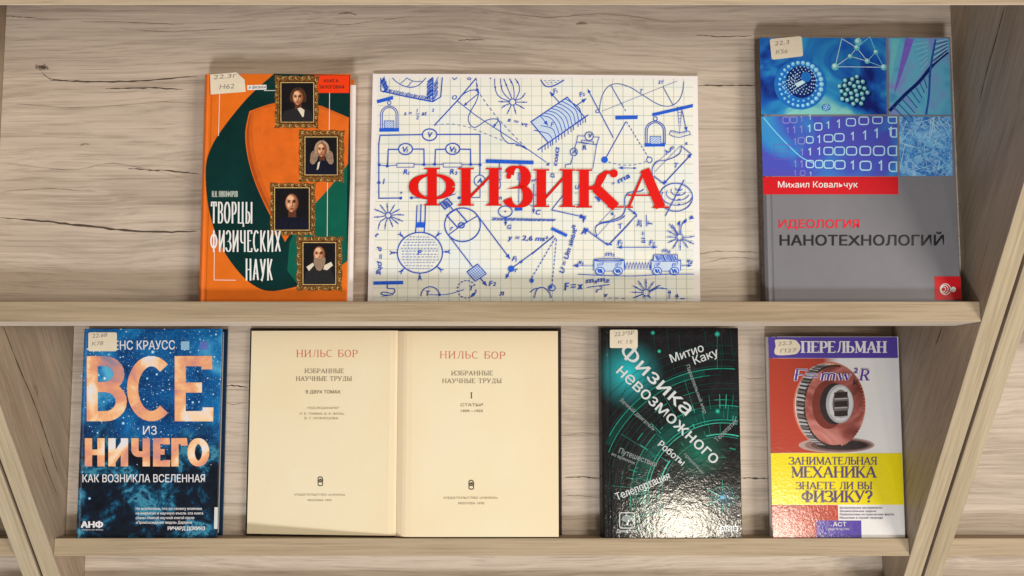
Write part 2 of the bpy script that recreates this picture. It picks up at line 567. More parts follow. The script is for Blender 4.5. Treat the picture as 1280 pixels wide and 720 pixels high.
# the heading's own К and З end in ball terminals
SK['F'] = (.58, [([(.1, 0), (.1, 1)], 1, 1, 0), ([(.1, 1), (.56, 1), (.56, .8)], 0, 0, 0), ([(.1, .5), (.42, .5)], 0, 0, 0)])
SK['R'] = (.68, [([(.12, 0), (.12, 1)], 1, 1, 0), (_bowl(.12, .56, .46, 1), 'c', 0, 0), ([(.36, .46), (.62, 0)], 1, 0, 1)])
SK['='] = (.7, [([(.08, .58), (.6, .58)], 0, 0, 0), ([(.08, .34), (.6, .34)], 0, 0, 0)])
SK['m'] = (.86, [([(.12, 0), (.12, .64)], 1, 0, 0), ([(.12, .46), (.2, .6), (.32, .64), (.42, .54), (.42, 0)], 'c', 0, 0), ([(.42, .46), (.5, .6), (.62, .64), (.72, .54), (.72, 0)], 'c', 0, 0)])
SK['w'] = (.78, [([(.06, .64), (.22, 0)], 1, 0, 0), ([(.22, 0), (.38, .6)], 0, 0, 0), ([(.38, .6), (.54, 0)], 1, 0, 0), ([(.54, 0), (.7, .64)], 0, 0, 0)])
SK['К*'] = (.78, [([(.13, 0), (.13, 1)], 1, 1, 1), ([(.13, .5), (.34, .52), (.42, .78), (.52, .95), (.64, .93)], 'c', 0, 0), ([(.33, .52), (.68, 0)], 1, 0, 1)])


class Art:
    """Marks printed on one flat face. Survey coordinates (rectified with the face's own corners) are turned into metres on it."""

    def __init__(s, H, z, step=1.0e-6, zf=None):
        s.H, s.z, s.step, s.n = H, z, step, 0
        s.zf = zf or (lambda x: 0.0)
        s.mb = MB()
        s.o, s.k = (0, 0), 1.0
        s.fat = 1.0

    def crop(s, x0, y0, k):
        s.o, s.k = (x0, y0), k
        return s

    def q(s, p):
        u, v = s.o[0] + p[0] / s.k, s.o[1] + p[1] / s.k
        r = s.H @ np.array([u, v, 1.0])
        return (r[0] / r[2], r[1] / r[2])

    def put(s, pts, faces, mat, lev=None):
        z = s.z + s.n * s.step
        s.n += 1 if lev is None else 4
        lev = lev or [0] * len(pts)
        P = [s.q(p) for p in pts]
        ff = []
        for f in faces:
            a = sum(P[f[i]][0] * P[f[(i + 1) % len(f)]][1] - P[f[(i + 1) % len(f)]][0] * P[f[i]][1] for i in range(len(f)))
            ff.append(f if a > 0 else f[::-1])
        s.mb.add([(x, y, z + l * s.step + s.zf(x)) for (x, y), l in zip(P, lev)], ff, mat)

    def poly(s, pts, mat):
        s.put(pts, [tuple(range(len(pts)))], mat)

    def rect(s, x0, y0, x1, y1, mat):
        s.poly([(x0, y0), (x1, y0), (x1, y1), (x0, y1)], mat)

    def ell(s, cx, cy, rx, ry, mat, n=24, rot=0):
        c, d = math.cos(R(rot)), math.sin(R(rot))
        s.poly([(cx + x * c - y * d, cy + x * d + y * c) for x, y in arc(0, 0, rx, ry, 0, 360 - 360 / n, n - 1)], mat)

    def line(s, pts, w, mat, closed=False, taper=0):
        """w: width in survey pixels, or a function of the tangent (dx, dy)"""
        k = s.k
        P = [tuple(p) for p in pts]
        if closed and P[0] == P[-1]:
            P = P[:-1]
        Q = [P[0]]
        for p in P[1:]:
            if abs(p[0] - Q[-1][0]) + abs(p[1] - Q[-1][1]) > 1e-6:
                Q.append(p)
        P = Q
        n = len(P)
        if n < 2:
            return
        vs = []
        for i in range(n):
            a = P[i - 1] if (i > 0 or closed) else P[i]
            b = P[(i + 1) % n] if (i < n - 1 or closed) else P[i]
            c = P[i]
            d1 = (c[0] - a[0], c[1] - a[1])
            d2 = (b[0] - c[0], b[1] - c[1])
            l1, l2 = math.hypot(*d1), math.hypot(*d2)
            d1 = (d1[0] / l1, d1[1] / l1) if l1 else None
            d2 = (d2[0] / l2, d2[1] / l2) if l2 else None
            d1 = d1 or d2
            d2 = d2 or d1
            t = (d1[0] + d2[0], d1[1] + d2[1])
            lt = math.hypot(*t)
            t = (t[0] / lt, t[1] / lt) if lt > 1e-3 else d1
            nx, ny = -t[1], t[0]
            cs = max(0.45, abs(nx * -d1[1] + ny * d1[0]))
            ww = (w(*t) if callable(w) else w) * s.fat * k / 2 / cs
            if taper:
                ww *= 1 - taper * abs(2 * i / (n - 1) - 1) ** 2
            vs += [(c[0] + nx * ww, c[1] + ny * ww), (c[0] - nx * ww, c[1] - ny * ww)]
        fs = [(2 * i, 2 * i + 2, 2 * i + 3, 2 * i + 1) for i in range(n - 1)]
        if closed:
            fs.append((2 * n - 2, 0, 1, 2 * n - 1))
        s.put(vs, fs, mat)

    def ring(s, cx, cy, rx, ry, w, mat, a0=0, a1=360, n=28):
        pts = arc(cx, cy, rx, ry, a0, a1, n)
        s.line(pts, w, mat, closed=abs(a1 - a0) >= 360)

    def curve(s, pts, w, mat, taper=0):
        s.line(catmull(pts, 6), w, mat, taper=taper)

    def dash(s, pts, w, mat, on=5, off=4):
        pts = catmull(pts, 10) if len(pts) > 2 else pts
        acc, seg, draw = 0.0, [pts[0]], True
        for a, b in zip(pts, pts[1:]):
            L = math.hypot(b[0] - a[0], b[1] - a[1]) / s.k
            if L == 0:
                continue
            t = 0.0
            while t < L:
                lim = (on if draw else off) - acc
                if L - t < lim:
                    acc += L - t
                    t = L
                    p = b
                    if draw:
                        seg.append(p)
                else:
                    t += lim
                    p = (a[0] + (b[0] - a[0]) * t / L, a[1] + (b[1] - a[1]) * t / L)
                    if draw:
                        seg.append(p)
                        s.line(seg, w, mat)
                    acc, draw, seg = 0.0, not draw, [p]
        if draw and len(seg) > 1:
            s.line(seg, w, mat)

    def head(s, p, q, mat, L=5.0, W=3.4):
        k = s.k
        d = math.hypot(q[0] - p[0], q[1] - p[1]) or 1
        ux, uy = (q[0] - p[0]) / d, (q[1] - p[1]) / d
        b = (q[0] - ux * L * k, q[1] - uy * L * k)
        s.poly([q, (b[0] - uy * W * k / 2, b[1] + ux * W * k / 2), (b[0] + uy * W * k / 2, b[1] - ux * W * k / 2)], mat)

    def arrow(s, p, q, w, mat, L=5.0, W=3.4):
        s.line([p, q], w, mat)
        s.head(p, q, mat, L, W)

    def T(s, body, p0, p1, h, mat, bold=0.0, shear=0.0, fit=True):
        """outline lettering from p0 to p1 along the baseline, capital height h (survey units)"""
        strike, bold = bold, 0.0
        v, f, x0, x1 = glyph_mesh(body, bold)
        L = math.hypot(p1[0] - p0[0], p1[1] - p0[1])
        ux, uy = (p1[0] - p0[0]) / L, (p1[1] - p0[1]) / L
        ky = h / 0.727
        kx = L / (x1 - x0) if fit else ky
        pts = []
        lev = [p[2] for p in v]
        for x, y, _l in v:
            a = (x - x0) * kx + shear * y * ky
            b = y * ky
            pts.append((p0[0] + ux * a + uy * b, p0[1] + uy * a - ux * b))
        s.put(pts, f, mat, lev)
        if strike:
            k = strike * ky
            for dx, dy in ((1, .5), (-1, .5), (1, -.5), (-1, -.5)):
                s.put([(x + (ux * dx - uy * dy) * k, y + (uy * dx + ux * dy) * k) for x, y in pts], f, mat, lev)

    def G(s, body, p0, p1, h, mat, vw=0.14, hw=0.05, serif=True, track=0.06, shear=0.0):
        """stroke lettering built from the skeleton letters; vw / hw are stem and hairline widths as a part of the height"""
        toks = []
        for ch in body:
            if ch == '*':
                toks[-1] += '*'
            else:
                toks.append(ch)
        tot = sum(SK[c][0] + track for c in toks) - track
        L = math.hypot(p1[0] - p0[0], p1[1] - p0[1])
        ux, uy = (p1[0] - p0[0]) / L, (p1[1] - p0[1]) / L
        kx = L / tot
        ins = vw * 0.5 * h / kx if not serif else 0   # keep heavy stems inside the letter
        def M(x, y, w0, w):
            if ins:                                    # pull the skeleton in so that the outer edges stay on the box
                x = ins + (x - 0.08) * (w - 2 * ins) / max(w - 0.16, .05)
            y = hw / 2 + y * (1 - hw)
            a, b = (w0 + x) * kx + shear * y * h, y * h
            return (p0[0] + ux * a + uy * b, p0[1] + uy * a - ux * b)
        W0 = 0.0
        hk = h / s.k
        for c in toks:
            w, strokes = SK[c]
            for pts, wt, sa, sb in strokes:
                Q = [M(x, y, W0, w) for x, y in pts]
                if wt == 'c':
                    f = lambda dx, dy: hk * (hw + (vw - hw) * abs(dx * -uy + dy * ux) ** 1.3)
                elif wt == 1:
                    f = hk * vw
                else:
                    f = (lambda dx, dy: hk * (hw + (vw - hw) * abs(dx * -uy + dy * ux) ** 4)) if not serif else hk * hw
                    if serif and abs(pts[0][0] - pts[-1][0]) > .2 and abs(pts[0][1] - pts[-1][1]) > .5:
                        f = hk * min(vw, hw * 1.5)
                if not serif and wt == 0 and abs(pts[0][0] - pts[-1][0]) > .1 and abs(pts[0][1] - pts[-1][1]) > .3:
                    f = hk * vw
                if pts[0] != pts[-1]:
                    ext = (vw / 2 + (0.06 if serif else 0)) * h
                    for e, e2 in ((0, 1), (-1, -2)):
                        dx, dy = pts[e][0] - pts[e2][0], pts[e][1] - pts[e2][1]
                        if abs(dy) < 1e-6 and abs(dx) > .01 and (e == 0 or not serif and c in 'НП') and c not in 'ТДЛЧ':
                            k_ = ext if dx > 0 else -ext
                        elif abs(dx) < 1e-6 and abs(dy) > .1 and (pts[e][1] in (0, 1)):
                            Q[e] = (Q[e][0] - uy * (-hw / 2 * h) * (1 if dy > 0 else -1), Q[e][1] - ux * (hw / 2 * h) * (1 if dy > 0 else -1))
                            continue
                        else:
                            continue
                        Q[e] = (Q[e][0] + ux * k_, Q[e][1] + uy * k_)
                s.line(Q, f, mat, closed=(pts[0] == pts[-1]))
                if serif:
                    for flag, e in ((sa, 0), (sb, -1)):
                        if flag:
                            x, y = pts[e]
                            hwid = ((vw if wt == 1 else hw) * 0.5 + max(0.085, vw * 0.30)) * h / kx
                            yy = 0.0 if y < 0.5 else 1.0
                            s.line([M(x - hwid, yy, W0, w), M(x + hwid, yy, W0, w)], hk * hw, mat)
            W0 += w + track

    def done(s, name, parent, label=None):
        return s.mb.obj(name, parent, label=label)


def flat(src, dst, xc, sb):
    return hom(src, [(x - xc, y - sb) for x, y in dst])


# ------------------------------------------------------------------ a hardback book lying on a sloped board
def cover_mesh(w, h, t, mat_front, mat_back=None, mat_spine=None, mat_edge=None, groove=0.0075):
    """one wrap-round case: back board, rounded spine, hinge groove, front board"""
    mb = MB()
    th = 0.0026
    xl, xr = -w / 2, w / 2
    xs = xl + 0.0035
    out = [(xr, 0.0), (xs + 0.001, 0.0)]
    out += [(xs - 0.0035 * math.sin(math.pi * i / 8), t * i / 8) for i in range(1, 8)]
    g = xl + groove
    out += [(xs + 0.001, t), (g - 0.0022, t), (g - 0.0008, t - 0.0007), (g + 0.0008, t - 0.0007), (g + 0.0022, t), (xr - 0.0006, t), (xr, t - 0.0005)]
    inn = [(xr, th)] + [(xs + 0.0026, th)]
    inn += [(xs + 0.0010 - 0.003 * math.sin(math.pi * i / 8), max(th, min(t - th, t * i / 8))) for i in range(1, 8)]
    inn += [(xs + 0.0026, t - th), (g - 0.0022, t - th), (g - 0.0008, t - th), (g + 0.0008, t - th), (g + 0.0022, t - th), (xr - 0.0006, t - th), (xr, t - th)]
    n = len(out)
    me = mat_edge or mat_front
    for i in range(n - 1):
        a, b, c, d = out[i], out[i + 1], inn[i], inn[i + 1]
        m = mat_front if i >= 8 else (mat_spine or mat_front)
        mb.add([(a[0], 0, a[1]), (b[0], 0, b[1]), (b[0], h, b[1]), (a[0], h, a[1])], [(0, 1, 2, 3)], m)
        mb.add([(c[0], 0, c[1]), (d[0], 0, d[1]), (d[0], h, d[1]), (c[0], h, c[1])], [(3, 2, 1, 0)], me)
        mb.add([(a[0], h, a[1]), (b[0], h, b[1]), (d[0], h, d[1]), (c[0], h, c[1])], [(0, 1, 2, 3)], me)
        mb.add([(a[0], 0, a[1]), (b[0], 0, b[1]), (d[0], 0, d[1]), (c[0], 0, c[1])], [(3, 2, 1, 0)], me)
    for e in (0, -1):
        a, c = out[e], inn[e]
        f = (0, 1, 2, 3) if e == 0 else (3, 2, 1, 0)
        mb.add([(a[0], 0, a[1]), (a[0], h, a[1]), (c[0], h, c[1]), (c[0], 0, c[1])], [f], me)
    return mb


def page_block(w, h, t, mat):
    mb = MB()
    mb.box(-w / 2 + 0.006, w / 2 - 0.0035, 0.003, h - 0.003, 0.0027, t - 0.0027, mat)
    return mb


m, nt, b = base_mat('page_edges', 0.85, 0.2)
v = coords(nt, 60, 60, 2600)
nt.links.new(ramp(nt, noise(nt, v, 1, 2), [(0.35, (0.52, 0.48, 0.41)), (0.65, (0.76, 0.73, 0.67))]), b.inputs['Base Color'])
EDGES = m


def book_root(label, group, xc, p, sb, name='book', cat='book', n0=0.0004):
    loc = Vector((xc, 0, 0)) + p + UP * sb + NRM * n0
    return thing(name, label, cat, group, loc, rx=R(90) - SLOPE)


LABEL_PAPER = ink('label_paper', sr(226, 214, 190), 0.75, 0.05, scale=120)
LABEL_PEN = ink('label_pencil', (0.26, 0.23, 0.20), 0.6, 0.15)


def sticker(H, z, root, pts, lines):
    """a small glued shelf-mark label with two handwritten lines"""
    a = Art(H, z)
    a.poly(pts, LABEL_PAPER)
    lab = a.done('library_label', root)
    b = Art(H, z + 0.0001)
    for body, p0, p1, h in lines:
        b.T(body, p0, p1, h, LABEL_PEN, 0.0, 0.25)
    b.done('handwriting', lab)
    return lab


def rrect(x0, y0, x1, y1, r, n=4):
    P = []
    for cx, cy, a in ((x1 - r, y0 + r, -90), (x1 - r, y1 - r, 0), (x0 + r, y1 - r, 90), (x0 + r, y0 + r, 180)):
        P += arc(cx, cy, r, r, a, a + 90, n)
    return P
# ------------------------------------------------------------------ the orange hardback with four framed portraits
PL1 = 0.00002
ORANGE = ink('orange_cover', sr(226, 112, 30), 0.36, 0.10, PL1, scale=45)
ORANGE_IN = ink('orange_lens', sr(222, 106, 32), 0.36, 0.14, PL1, scale=60)
GREEN = ink('dark_green_print', sr(6, 46, 44), 0.30, 0.35, PL1, scale=25)
GREEN2 = ink('green_print', sr(12, 92, 74), 0.30, 0.2, PL1, scale=40)
REDBOX = ink('vermilion_print', sr(240, 62, 18), 0.4, 0.04)
m, nt, b = base_mat('gilt_print', 0.4)
v = coords(nt, 1, 1, 1)
n1 = noise(nt, v, 900, 3, 0.7, 0.6)
nt.links.new(ramp(nt, n1, [(0.32, sr(40, 22, 8)), (0.48, sr(98, 62, 26)), (0.60, sr(160, 112, 52)), (0.76, sr(226, 190, 116))]), b.inputs['Base Color'])
GILT = m
DARKPIC = ink('portrait_ground', sr(24, 22, 26), 0.35, 0.3, scale=60)
SKIN = ink('portrait_skin', sr(206, 150, 112), 0.4, 0.15, scale=300)
SKIN2 = ink('portrait_skin_deep', sr(150, 92, 62), 0.4, 0.15, scale=300)
SKIN3 = ink('portrait_skin_dark', sr(96, 56, 38), 0.4, 0.15, scale=300)
SKINM = ink('portrait_skin_mid', sr(176, 116, 82), 0.4, 0.15, scale=300)
SKINL = ink('portrait_skin_light', sr(232, 186, 148), 0.4, 0.1, scale=300)
LIP = ink('portrait_lip', sr(134, 66, 52), 0.4, 0.1)
HAIRT = ink('portrait_hair_streak', sr(196, 168, 142), 0.45, 0.2, scale=700)
HAIRB = ink('portrait_hair_gloss', sr(92, 62, 42), 0.45, 0.2, scale=700)
COATF = ink('portrait_coat_fold', sr(40, 38, 46), 0.4, 0.2)
BLACKINK = ink('black_ink', (0.02, 0.02, 0.022), 0.4, 0.1)
NAVYCOAT = ink('portrait_coat', sr(20, 22, 40), 0.4, 0.2)
LINEN = ink('portrait_linen', sr(222, 212, 190), 0.4, 0.1)
GREYHAIR = ink('portrait_grey_hair', sr(150, 124, 104), 0.45, 0.25, scale=700)
BROWNHAIR = ink('portrait_brown_hair', sr(60, 40, 28), 0.45, 0.3, scale=700)

GB = 'books lying face out on the sloped shelves'
r = book_root('orange hardback with a dark green swirl and four gilt framed portraits on its cover', GB, -0.2134, P_UP, -0.1390)
H = flat([(253, 92), (438, 93), (433, 376.5), (244, 376.5)], [(-0.2802, 0.069), (-0.1462, 0.0683), (-0.1467, -0.1373), (-0.2807, -0.1373)], -0.2134, -0.1390)
T1 = 0.0176
cv = cover_mesh(0.1340, 0.2077, T1, ORANGE)
a = Art(H, T1 + 0.00012)
a.mb = cv
a.crop(230, 80, 2.3227)
outer = catmull([(262, 28), (185, 98), (112, 188), (76, 250), (63, 312), (72, 420), (100, 512), (140, 580), (190, 634), (245, 659), (320, 648), (400, 624), (474, 572)], 5)
a.poly(outer + [(483, 330), (482, 32)], GREEN)
a.poly([(306, 520)] + catmull([(340, 445), (415, 368), (474, 292)], 4) + [(472, 572)] + catmull([(430, 610), (370, 634), (330, 640)], 4) + [(300, 600)], GREEN2)
a.poly(catmull([(190, 137), (178, 200), (185, 270), (205, 340), (240, 420), (285, 500), (293, 517)], 5) + catmull([(340, 445), (415, 368), (476, 290)], 5) +
       [(479, 156)] + catmull([(400, 122), (330, 111), (260, 114), (190, 137)], 5)[:-1], ORANGE_IN)
lens = catmull([(192, 140), (182, 200), (189, 270), (209, 340), (244, 418), (287, 496)], 5)
a.line([(x + 9, y - 1) for x, y in lens], 9, ink('orange_print_mid', sr(206, 96, 28), .36, .12, PL1, scale=60), taper=.8)
a.line([(x + 3, y) for x, y in lens], 4, ink('orange_print_deep', sr(176, 78, 24), .36, .12, PL1, scale=60), taper=.7)
a.line([(x, y + 5) for x, y in catmull([(200, 134), (260, 114), (330, 111), (400, 122), (474, 154)], 5)], 4, MATS['orange_print_mid'], taper=.8)
a.crop(0, 0, 1)
for p in ([(274.6, 117), (273.2, 170)], [(268, 314), (267.6, 350), (295, 350.3)], [(412, 115), (411.5, 163)], [(409.4, 228), (409, 297)], [(330, 113.2), (345, 113.2)]):
    a.line(p, 0.7, WHITE)
rnd = random.Random(8)
HAIRL = ink('scratch_tint', sr(232, 138, 62), 0.4, 0.1)
for i in range(8):
    x, y = rnd.uniform(318, 345), rnd.uniform(150, 225)
    a.line([(x, y), (x + rnd.uniform(-5, 12), y + rnd.uniform(-14, 14))], 0.22, HAIRL)
a.rect(393, 94.2, 436.5, 116.2, REDBOX)
a.poly([(309, 106.6), (333, 106), (333.2, 112), (309.4, 112.6)], WHITE)
cv.obj('cover', r)
page_block(0.1340, 0.2077, T1, EDGES).obj('page_block', r)
# the loose white slip standing out of the pages at the right
mb = MB()
mb.box(0.058, 0.0708, 0.002, 0.2000, 0.0088, 0.0095, WHITE)
mb.obj('paper_slip', r)


def ornate_frame(o0, o1, i0, i1, parent):
    a = Art(H, T1 + 0.0003)
    n = 14
    def edge(p, q, k, amp, ph):
        L = []
        for i in range(n):
            t = i / n
            nx, ny = (q[1] - p[1]), -(q[0] - p[0])
            l = math.hypot(nx, ny)
            w = amp * (math.sin(t * math.pi * 6 + ph) * 0.6 + math.sin(t * math.pi * 14) * 0.4 + 0.9 * (t < .06 or t > .94))
            L.append((p[0] + (q[0] - p[0]) * t + nx / l * w * k, p[1] + (q[1] - p[1]) * t + ny / l * w * k))
        return L
    c = lambda p, q: [(p[0], p[1]), (q[0], p[1]), (q[0], q[1]), (p[0], q[1])]
    A, B = c(o0, o1), c(i0, i1)
    O, I = [], []
    for j in range(4):
        O += edge(A[j], A[(j + 1) % 4], 1, 1.1, j)
        I += edge(B[j], B[(j + 1) % 4], 1, 0.0, 0)
    k = len(O)
    a.put(O + I, [(i, (i + 1) % k, k + (i + 1) % k, k + i) for i in range(k)], GILT)
    bead = ink('gilt_highlight', sr(226, 196, 128), 0.35, 0.3, scale=900)
    dark = ink('gilt_shadow', sr(58, 32, 12), 0.45, 0.3, scale=900)
    a.line(c((i0[0] - .7, i0[1] - .7), (i1[0] + .7, i1[1] + .7)), 0.7, bead, closed=True)
    a.line(c((i0[0] - 2.2, i0[1] - 2.2), (i1[0] + 2.2, i1[1] + 2.2)), 0.9, dark, closed=True)
    rd = random.Random(int(o0[0]))
    for j in range(4):
        p, q = A[j], A[(j + 1) % 4]
        for t in (0.04, 0.2, 0.35, 0.5, 0.65, 0.8):
            x, y = p[0] + (q[0] - p[0]) * t, p[1] + (q[1] - p[1]) * t
            cx, cy = (o0[0] + o1[0]) / 2, (o0[1] + o1[1]) / 2
            x += (2.4 if x < cx else -2.4) * (abs(q[1] - p[1]) > 1 or t == .04)
            y += (2.6 if y < cy else -2.6) * (abs(q[0] - p[0]) > 1 or t == .04)
            a.ring(x, y, 1.5, 1.3, 0.6, bead, rd.uniform(0, 90), rd.uniform(200, 330), 9)
            a.ell(x + .4, y + .5, .7, .6, dark, 8)
    return a.done('gilt_frame', parent)


def portrait(o0, o1, i0, i1, style):
    a = Art(H, T1 + 0.0003)
    x0, y0, x1, y1 = i0[0] - .5, i0[1] - .5, i1[0] + .5, i1[1] + .5
    W, Hh = x1 - x0, y1 - y0
    X = lambda u: x0 + u * W
    Y = lambda v: y0 + v * Hh
    P = lambda L: [(X(u), Y(v)) for u, v in L]
    a.rect(x0, y0, x1, y1, DARKPIC)
    fx, fy, fw, fh = style['face']
    fw, fh = fw * 1.15, fh * 1.18
    coat = style.get('coat', BLACKINK)
    a.poly(P(catmull([(0.02, 1.0), (0.08, .74), (fx - fw * 1.3, fy + fh * 1.55), (fx, fy + fh * 1.25), (fx + fw * 1.5, fy + fh * 1.5), (.93, .76), (.99, 1.0)], 4)), coat)
    hair = style['hair']
    if style['kind'] != 'bald':
        k = 1.0 if style['kind'] == 'short' else 1.5
        a.poly(P(catmull([(fx - fw * 1.25, fy + fh * .6 * k), (fx - fw * 1.55, fy), (fx - fw * 1.1, fy - fh * .95), (fx, fy - fh * 1.35), (fx + fw * 1.1, fy - fh * .95), (fx + fw * 1.55, fy), (fx + fw * 1.25, fy + fh * .6 * k)], 4)), hair)
        if style['kind'] == 'long':
            for sx in (-1, 1):
                a.ell(X(fx + sx * fw * 1.55), Y(fy + fh * .95), W * fw * .75, Hh * fh * .85, hair, 14)
                a.ell(X(fx + sx * fw * 1.8), Y(fy + fh * 1.5), W * fw * .6, Hh * fh * .55, hair, 12)
                a.ring(X(fx + sx * fw * 1.5), Y(fy + fh * .8), W * fw * .5, Hh * fh * .5, .35, BROWNHAIR, 20, 300, 10)
    a.poly(P([(fx - fw * .5, fy + fh * .5), (fx + fw * .55, fy + fh * .5), (fx + fw * .65, fy + fh * 1.5), (fx - fw * .55, fy + fh * 1.5)]), SKIN3)
    E_ = lambda u, v_, w_, h_, m_, n_=16, ro=0: a.ell(X(fx + fw * u), Y(fy + fh * v_), W * fw * w_, Hh * fh * h_, m_, n_, ro)
    E_(0, 0, 1, 1, SKIN3, 22)
    E_(-.06, -.03, .92, .94, SKIN2, 22)
    E_(-.16, -.06, .78, .86, SKINM, 20)
    E_(-.22, -.10, .64, .74, SKIN, 18)
    E_(-.20, -.52, .46, .28, SKINL, 14)
    E_(-.48, .22, .22, .2, SKINL, 10)
    E_(.34, -.13, .26, .15, SKIN3, 10)
    E_(-.46, -.13, .24, .12, SKIN2, 10)
    E_(.34, -.12, .14, .07, BROWNHAIR, 8)
    E_(-.46, -.12, .14, .06, BROWNHAIR, 8)
    E_(.34, -.30, .3, .06, BROWNHAIR, 8, -4)
    E_(-.46, -.30, .28, .05, BROWNHAIR, 8, 4)
    E_(.06, .10, .12, .30, SKIN2, 8, -6)
    E_(-.07, .10, .08, .26, SKINL, 8)
    E_(-.02, .34, .16, .06, SKIN3, 8)
    E_(-.03, .56, .28, .07, LIP, 8)
    E_(-.05, .68, .2, .06, SKIN2, 8)
    E_(-.1, .85, .26, .1, SKIN, 8)
    if style['kind'] != 'bald':
        for k_ in range(9):
            sx = -1 if k_ % 2 else 1
            o_ = .85 + .09 * (k_ // 2)
            a.curve([(X(fx + sx * fw * .25), Y(fy - fh * (1.0 + .05 * k_))), (X(fx + sx * fw * o_), Y(fy - fh * .75)), (X(fx + sx * fw * (o_ + .2)), Y(fy)), (X(fx + sx * fw * (o_ + .18)), Y(fy + fh * .55))], .28, HAIRT if style['kind'] == 'long' else HAIRB)
    for k_ in range(5):
        a.line(P([(.14 + .16 * k_, .98), (.20 + .14 * k_, .80)]), .35, COATF)
    if style.get('beard'):
        a.poly(P(catmull([(fx - fw * .9, fy + fh * .35), (fx, fy + fh * .5), (fx + fw * .9, fy + fh * .35), (fx + fw * .95, fy + fh * 1.1), (fx + fw * .3, fy + fh * 1.95), (fx - fw * .4, fy + fh * 1.9), (fx - fw * .95, fy + fh * 1.1)], 4)), GREYHAIR)
        a.line(P([(fx - fw * .3, fy + fh * .62), (fx + fw * .3, fy + fh * .62)]), .5, SKIN2)
    for L in style['linen']:
        a.poly(P(L), LINEN)
    pic = a.done('portrait', r)
    ornate_frame(o0, o1, i0, i1, pic)


portrait((344, 95), (398, 160), (352, 104), (391.5, 152), dict(face=(.52, .38, .15, .165), kind='short', hair=BROWNHAIR, linen=[[(.50, .66), (.60, .63), (.72, .70), (.70, .86), (.66, .88)]]))
portrait((374, 163), (430, 227.5), (382, 172), (421, 218), dict(face=(.52, .34, .135, .16), kind='long', hair=GREYHAIR, coat=NAVYCOAT, linen=[[(.40, .68), (.47, .64), (.42, .84), (.36, .88)]]))
portrait((338, 229), (394, 294), (344, 235.5), (386, 287), dict(face=(.50, .36, .17, .19), kind='bald', hair=BROWNHAIR, coat=NAVYCOAT, linen=[]))
portrait((371, 296), (427.6, 363), (379.5, 304), (419, 355), dict(face=(.50, .28, .16, .165), kind='bald', hair=GREYHAIR, beard=True, linen=[[(.10, .58), (.30, .48), (.34, .54), (.18, .68)], [(.66, .54), (.86, .46), (.92, .54), (.74, .66), (.62, .64)]]))
a = Art(H, T1 + 0.0006)
a.G('ТВОРЦЫ', (264, 279.3), (316, 279.6), 27, WHITE, 0.076, 0.045, serif=False, track=.14)
a.G('ФИЗИЧЕСКИХ', (263, 315), (351.5, 315), 27, WHITE, 0.076, 0.045, serif=False, track=.14)
a.G('НАУК', (307, 350.8), (341, 350.8), 27.5, WHITE, 0.076, 0.045, serif=False, track=.14)
a.done('title_lettering', r)
a = Art(H, T1 + 0.0006)
a.G('И.И. НИКИФОРОВ', (265, 246.4), (297.5, 246.4), 7.6, ink('grey_ink', sr(176, 186, 176), .4), 0.12, 0.08, serif=False)
a.done('author_lettering', r)
a = Art(H, T1 + 0.0003)
a.T('КНИГА', (405, 103.2), (423, 103.2), 4, BLACKINK, 0.01)
a.T('ЗАЛОГОВАЯ', (399, 110.8), (430, 110.8), 4, BLACKINK, 0.01)
a.done('pledge_lettering', r)
a = Art(H, T1 + 0.0003)
a.T('и физики', (311, 111), (332, 110.6), 4, BLACKINK, 0, 0.2)
a.done('series_lettering', r)
sticker(H, T1 + 0.0007, r, [(263, 93.4), (295.7, 90.6), (306, 99.6), (307.6, 115), (263.7, 118.4)],
        [('22.3г', (267, 99.6), (296, 97), 5.4), ('Н62', (274.5, 112), (293, 110.6), 6)])

# ------------------------------------------------------------------ the white heading sheet covered in physics doodles
SHEET = ink('card_white', sr(238, 234, 232), 0.5, 0.02)
m, nt, b = base_mat('exercise_paper', 0.55)
v = coords(nt, 1, 1, 1)
nt.links.new(ramp(nt, noise(nt, v, 14, 3), [(0.35, sr(226, 231, 222)), (0.5, sr(237, 236, 222)), (0.66, sr(230, 236, 234))]), b.inputs['Base Color'])
SQUARED = m
GRID = ink('grid_grey', sr(176, 190, 184), 0.5, 0.1)
PEN = ink('blue_pen', sr(30, 82, 196), 0.5, 0.2, scale=250)
PENF = ink('blue_pen_fine', sr(58, 96, 184), 0.5, 0.2, scale=250)
MARK = ink('blue_marker', sr(34, 98, 220), 0.5, 0.25, scale=500)
WASH = ink('blue_wash', sr(198, 216, 236), 0.5, 0.05)
REDH = ink('heading_red', sr(226, 20, 14), 0.45, 0.05)
DKEDGE = ink('heading_outline', sr(120, 50, 28), 0.5, 0.1)

SHEET_BOW = lambda x: 0.0016 * (1 - (x / 0.151) ** 2)
r = thing('heading_sheet', 'white squared sheet of blue physics doodles with a big red heading', 'sign', None,
          Vector((0.0205, 0, 0)) + P_UP + UP * (-0.1384) + NRM * 0.0018, rx=R(90) - SLOPE)
H = flat([(466, 92), (872, 95), (875.5, 376.5), (459, 376.5)], [(-0.1283, 0.0737), (0.1711, 0.0715), (0.17, -0.1364), (-0.1307, -0.1364)], 0.0205, -0.1384)
ZS = 0.0018
mb = MB()
c4 = [(-0.1508, 0.0), (0.1495, 0.0), (0.1506, 0.2099), (-0.1488, 0.2121)]
cols = []
for k in range(17):
    t = k / 16
    xb, xt = c4[0][0] + (c4[1][0] - c4[0][0]) * t, c4[3][0] + (c4[2][0] - c4[3][0]) * t
    yt = c4[3][1] + (c4[2][1] - c4[3][1]) * t
    cols.append([(xb, 0.0, SHEET_BOW(xb) + dz) for dz in (ZS - 0.0007, ZS)] + [(xt, yt, SHEET_BOW(xt) + dz) for dz in (ZS - 0.0007, ZS)])
